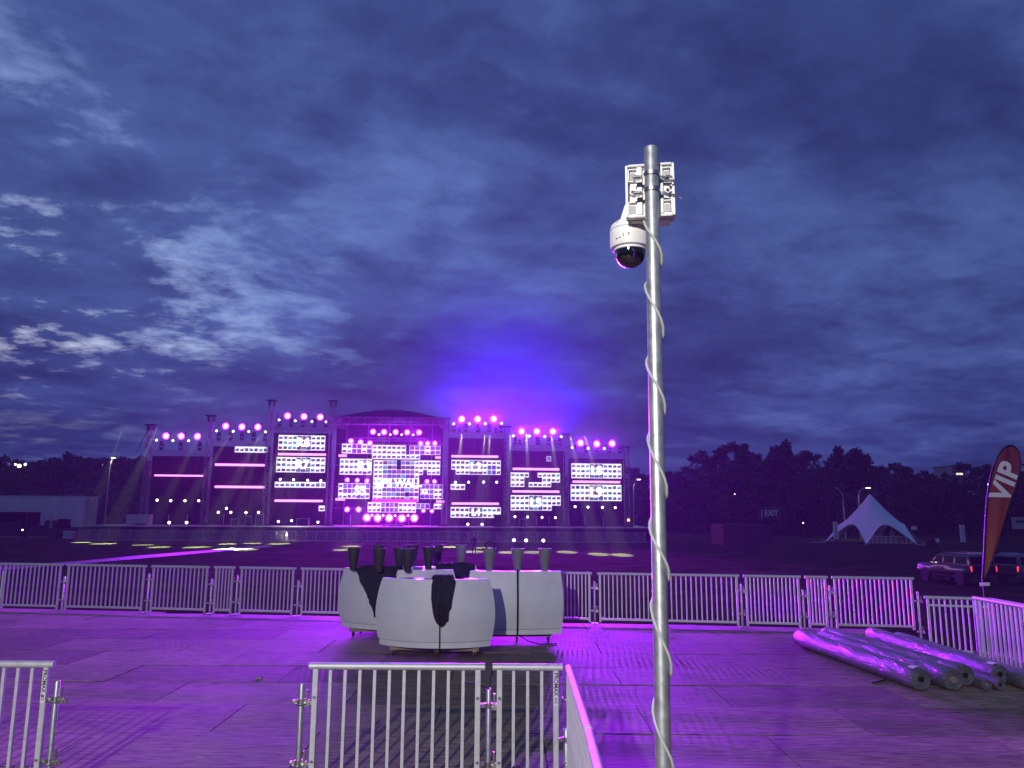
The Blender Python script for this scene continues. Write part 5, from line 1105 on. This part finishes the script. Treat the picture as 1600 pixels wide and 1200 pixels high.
# ================================================================ the smoky air
hz = MB().box((0, 240, 26), (1200, 760, 56)).build('haze', 'black_scrim'); tag(hz, 'thin smoky evening air lit by the stage', 'haze', kind='stuff')
hm = bpy.data.materials.new('haze_air'); hm.use_nodes = True; nt = hm.node_tree; nt.nodes.remove(nt.nodes['Principled BSDF'])
pv = nt.nodes.new('ShaderNodeVolumePrincipled'); pv.inputs['Color'].default_value = (0.85, 0.87, 0.95, 1); pv.inputs['Density'].default_value = 0.00028; pv.inputs['Anisotropy'].default_value = 0.2
nt.links.new(pv.outputs[0], nt.nodes['Material Output'].inputs['Volume']); hz.data.materials.clear(); hz.data.materials.append(hm)

# drifting stage smoke over the right wing, lit by the upright beams
def stage_smoke():
    c = wp(782, 606, 116); sm = MB().lathe([(.02, -1)] + [(math.cos(q), math.sin(q)) for q in [(-80 + 20 * i) * math.pi / 180 for i in range(9)]] + [(.02, 1)], n=24).build('stage_smoke', 'black_scrim', None, True)
    sm.location = c; sm.scale = (31, 15, 28); tag(sm, 'violet cloud of stage smoke drifting above the right wing', 'smoke', kind='stuff')
    m = bpy.data.materials.new('smoke'); m.use_nodes = True; nt = m.node_tree; N = nt.nodes; L = nt.links; N.remove(N['Principled BSDF'])
    tc = N.new('ShaderNodeTexCoord'); ln = N.new('ShaderNodeVectorMath'); ln.operation = 'LENGTH'; L.new(tc.outputs['Object'], ln.inputs[0])
    f = N.new('ShaderNodeMapRange'); f.interpolation_type = 'SMOOTHERSTEP'; f.inputs['From Min'].default_value = 1.0; f.inputs['From Max'].default_value = 0.0; L.new(ln.outputs['Value'], f.inputs[0])
    n = N.new('ShaderNodeTexNoise'); n.inputs['Scale'].default_value = 1.6; n.inputs['Detail'].default_value = 3; L.new(tc.outputs['Object'], n.inputs[0])
    r = N.new('ShaderNodeMapRange'); r.inputs['From Min'].default_value = .3; r.inputs['From Max'].default_value = .7; r.inputs['To Min'].default_value = .45; r.inputs['To Max'].default_value = 1.4; L.new(n.outputs[0], r.inputs[0])
    a = N.new('ShaderNodeMath'); a.operation = 'MULTIPLY'; L.new(f.outputs[0], a.inputs[0]); L.new(r.outputs[0], a.inputs[1])
    b = N.new('ShaderNodeMath'); b.operation = 'MULTIPLY'; b.inputs[1].default_value = .011; L.new(a.outputs[0], b.inputs[0])
    pv = N.new('ShaderNodeVolumePrincipled'); pv.inputs['Color'].default_value = (.9, .9, .95, 1); L.new(b.outputs[0], pv.inputs['Density']); L.new(pv.outputs[0], N['Material Output'].inputs['Volume'])
    sm.data.materials.clear(); sm.data.materials.append(m)
stage_smoke()

def stage_air():
    x0, x1 = sp((205, 800)).x, sp((1000, 800)).x
    o = MB().box((0, 9.0, 0), (x1 - x0, 24, 20.4)).build('stage_haze', 'black_scrim', None, loc=((x0 + x1) / 2, YS(602) + 1.2, 12.2), rz=math.atan2(YS(1000) - YS(205), x1 - x0)); tag(o, 'thin machine haze hanging round the lit stage', 'haze', kind='stuff')
    m = bpy.data.materials.new('stage_air'); m.use_nodes = True; nt = m.node_tree; nt.nodes.remove(nt.nodes['Principled BSDF'])
    pv = nt.nodes.new('ShaderNodeVolumePrincipled'); pv.inputs['Color'].default_value = (.9, .9, .95, 1); pv.inputs['Density'].default_value = .009; pv.inputs['Anisotropy'].default_value = 0.2
    nt.links.new(pv.outputs[0], nt.nodes['Material Output'].inputs['Volume']); o.data.materials.clear(); o.data.materials.append(m)
stage_air()
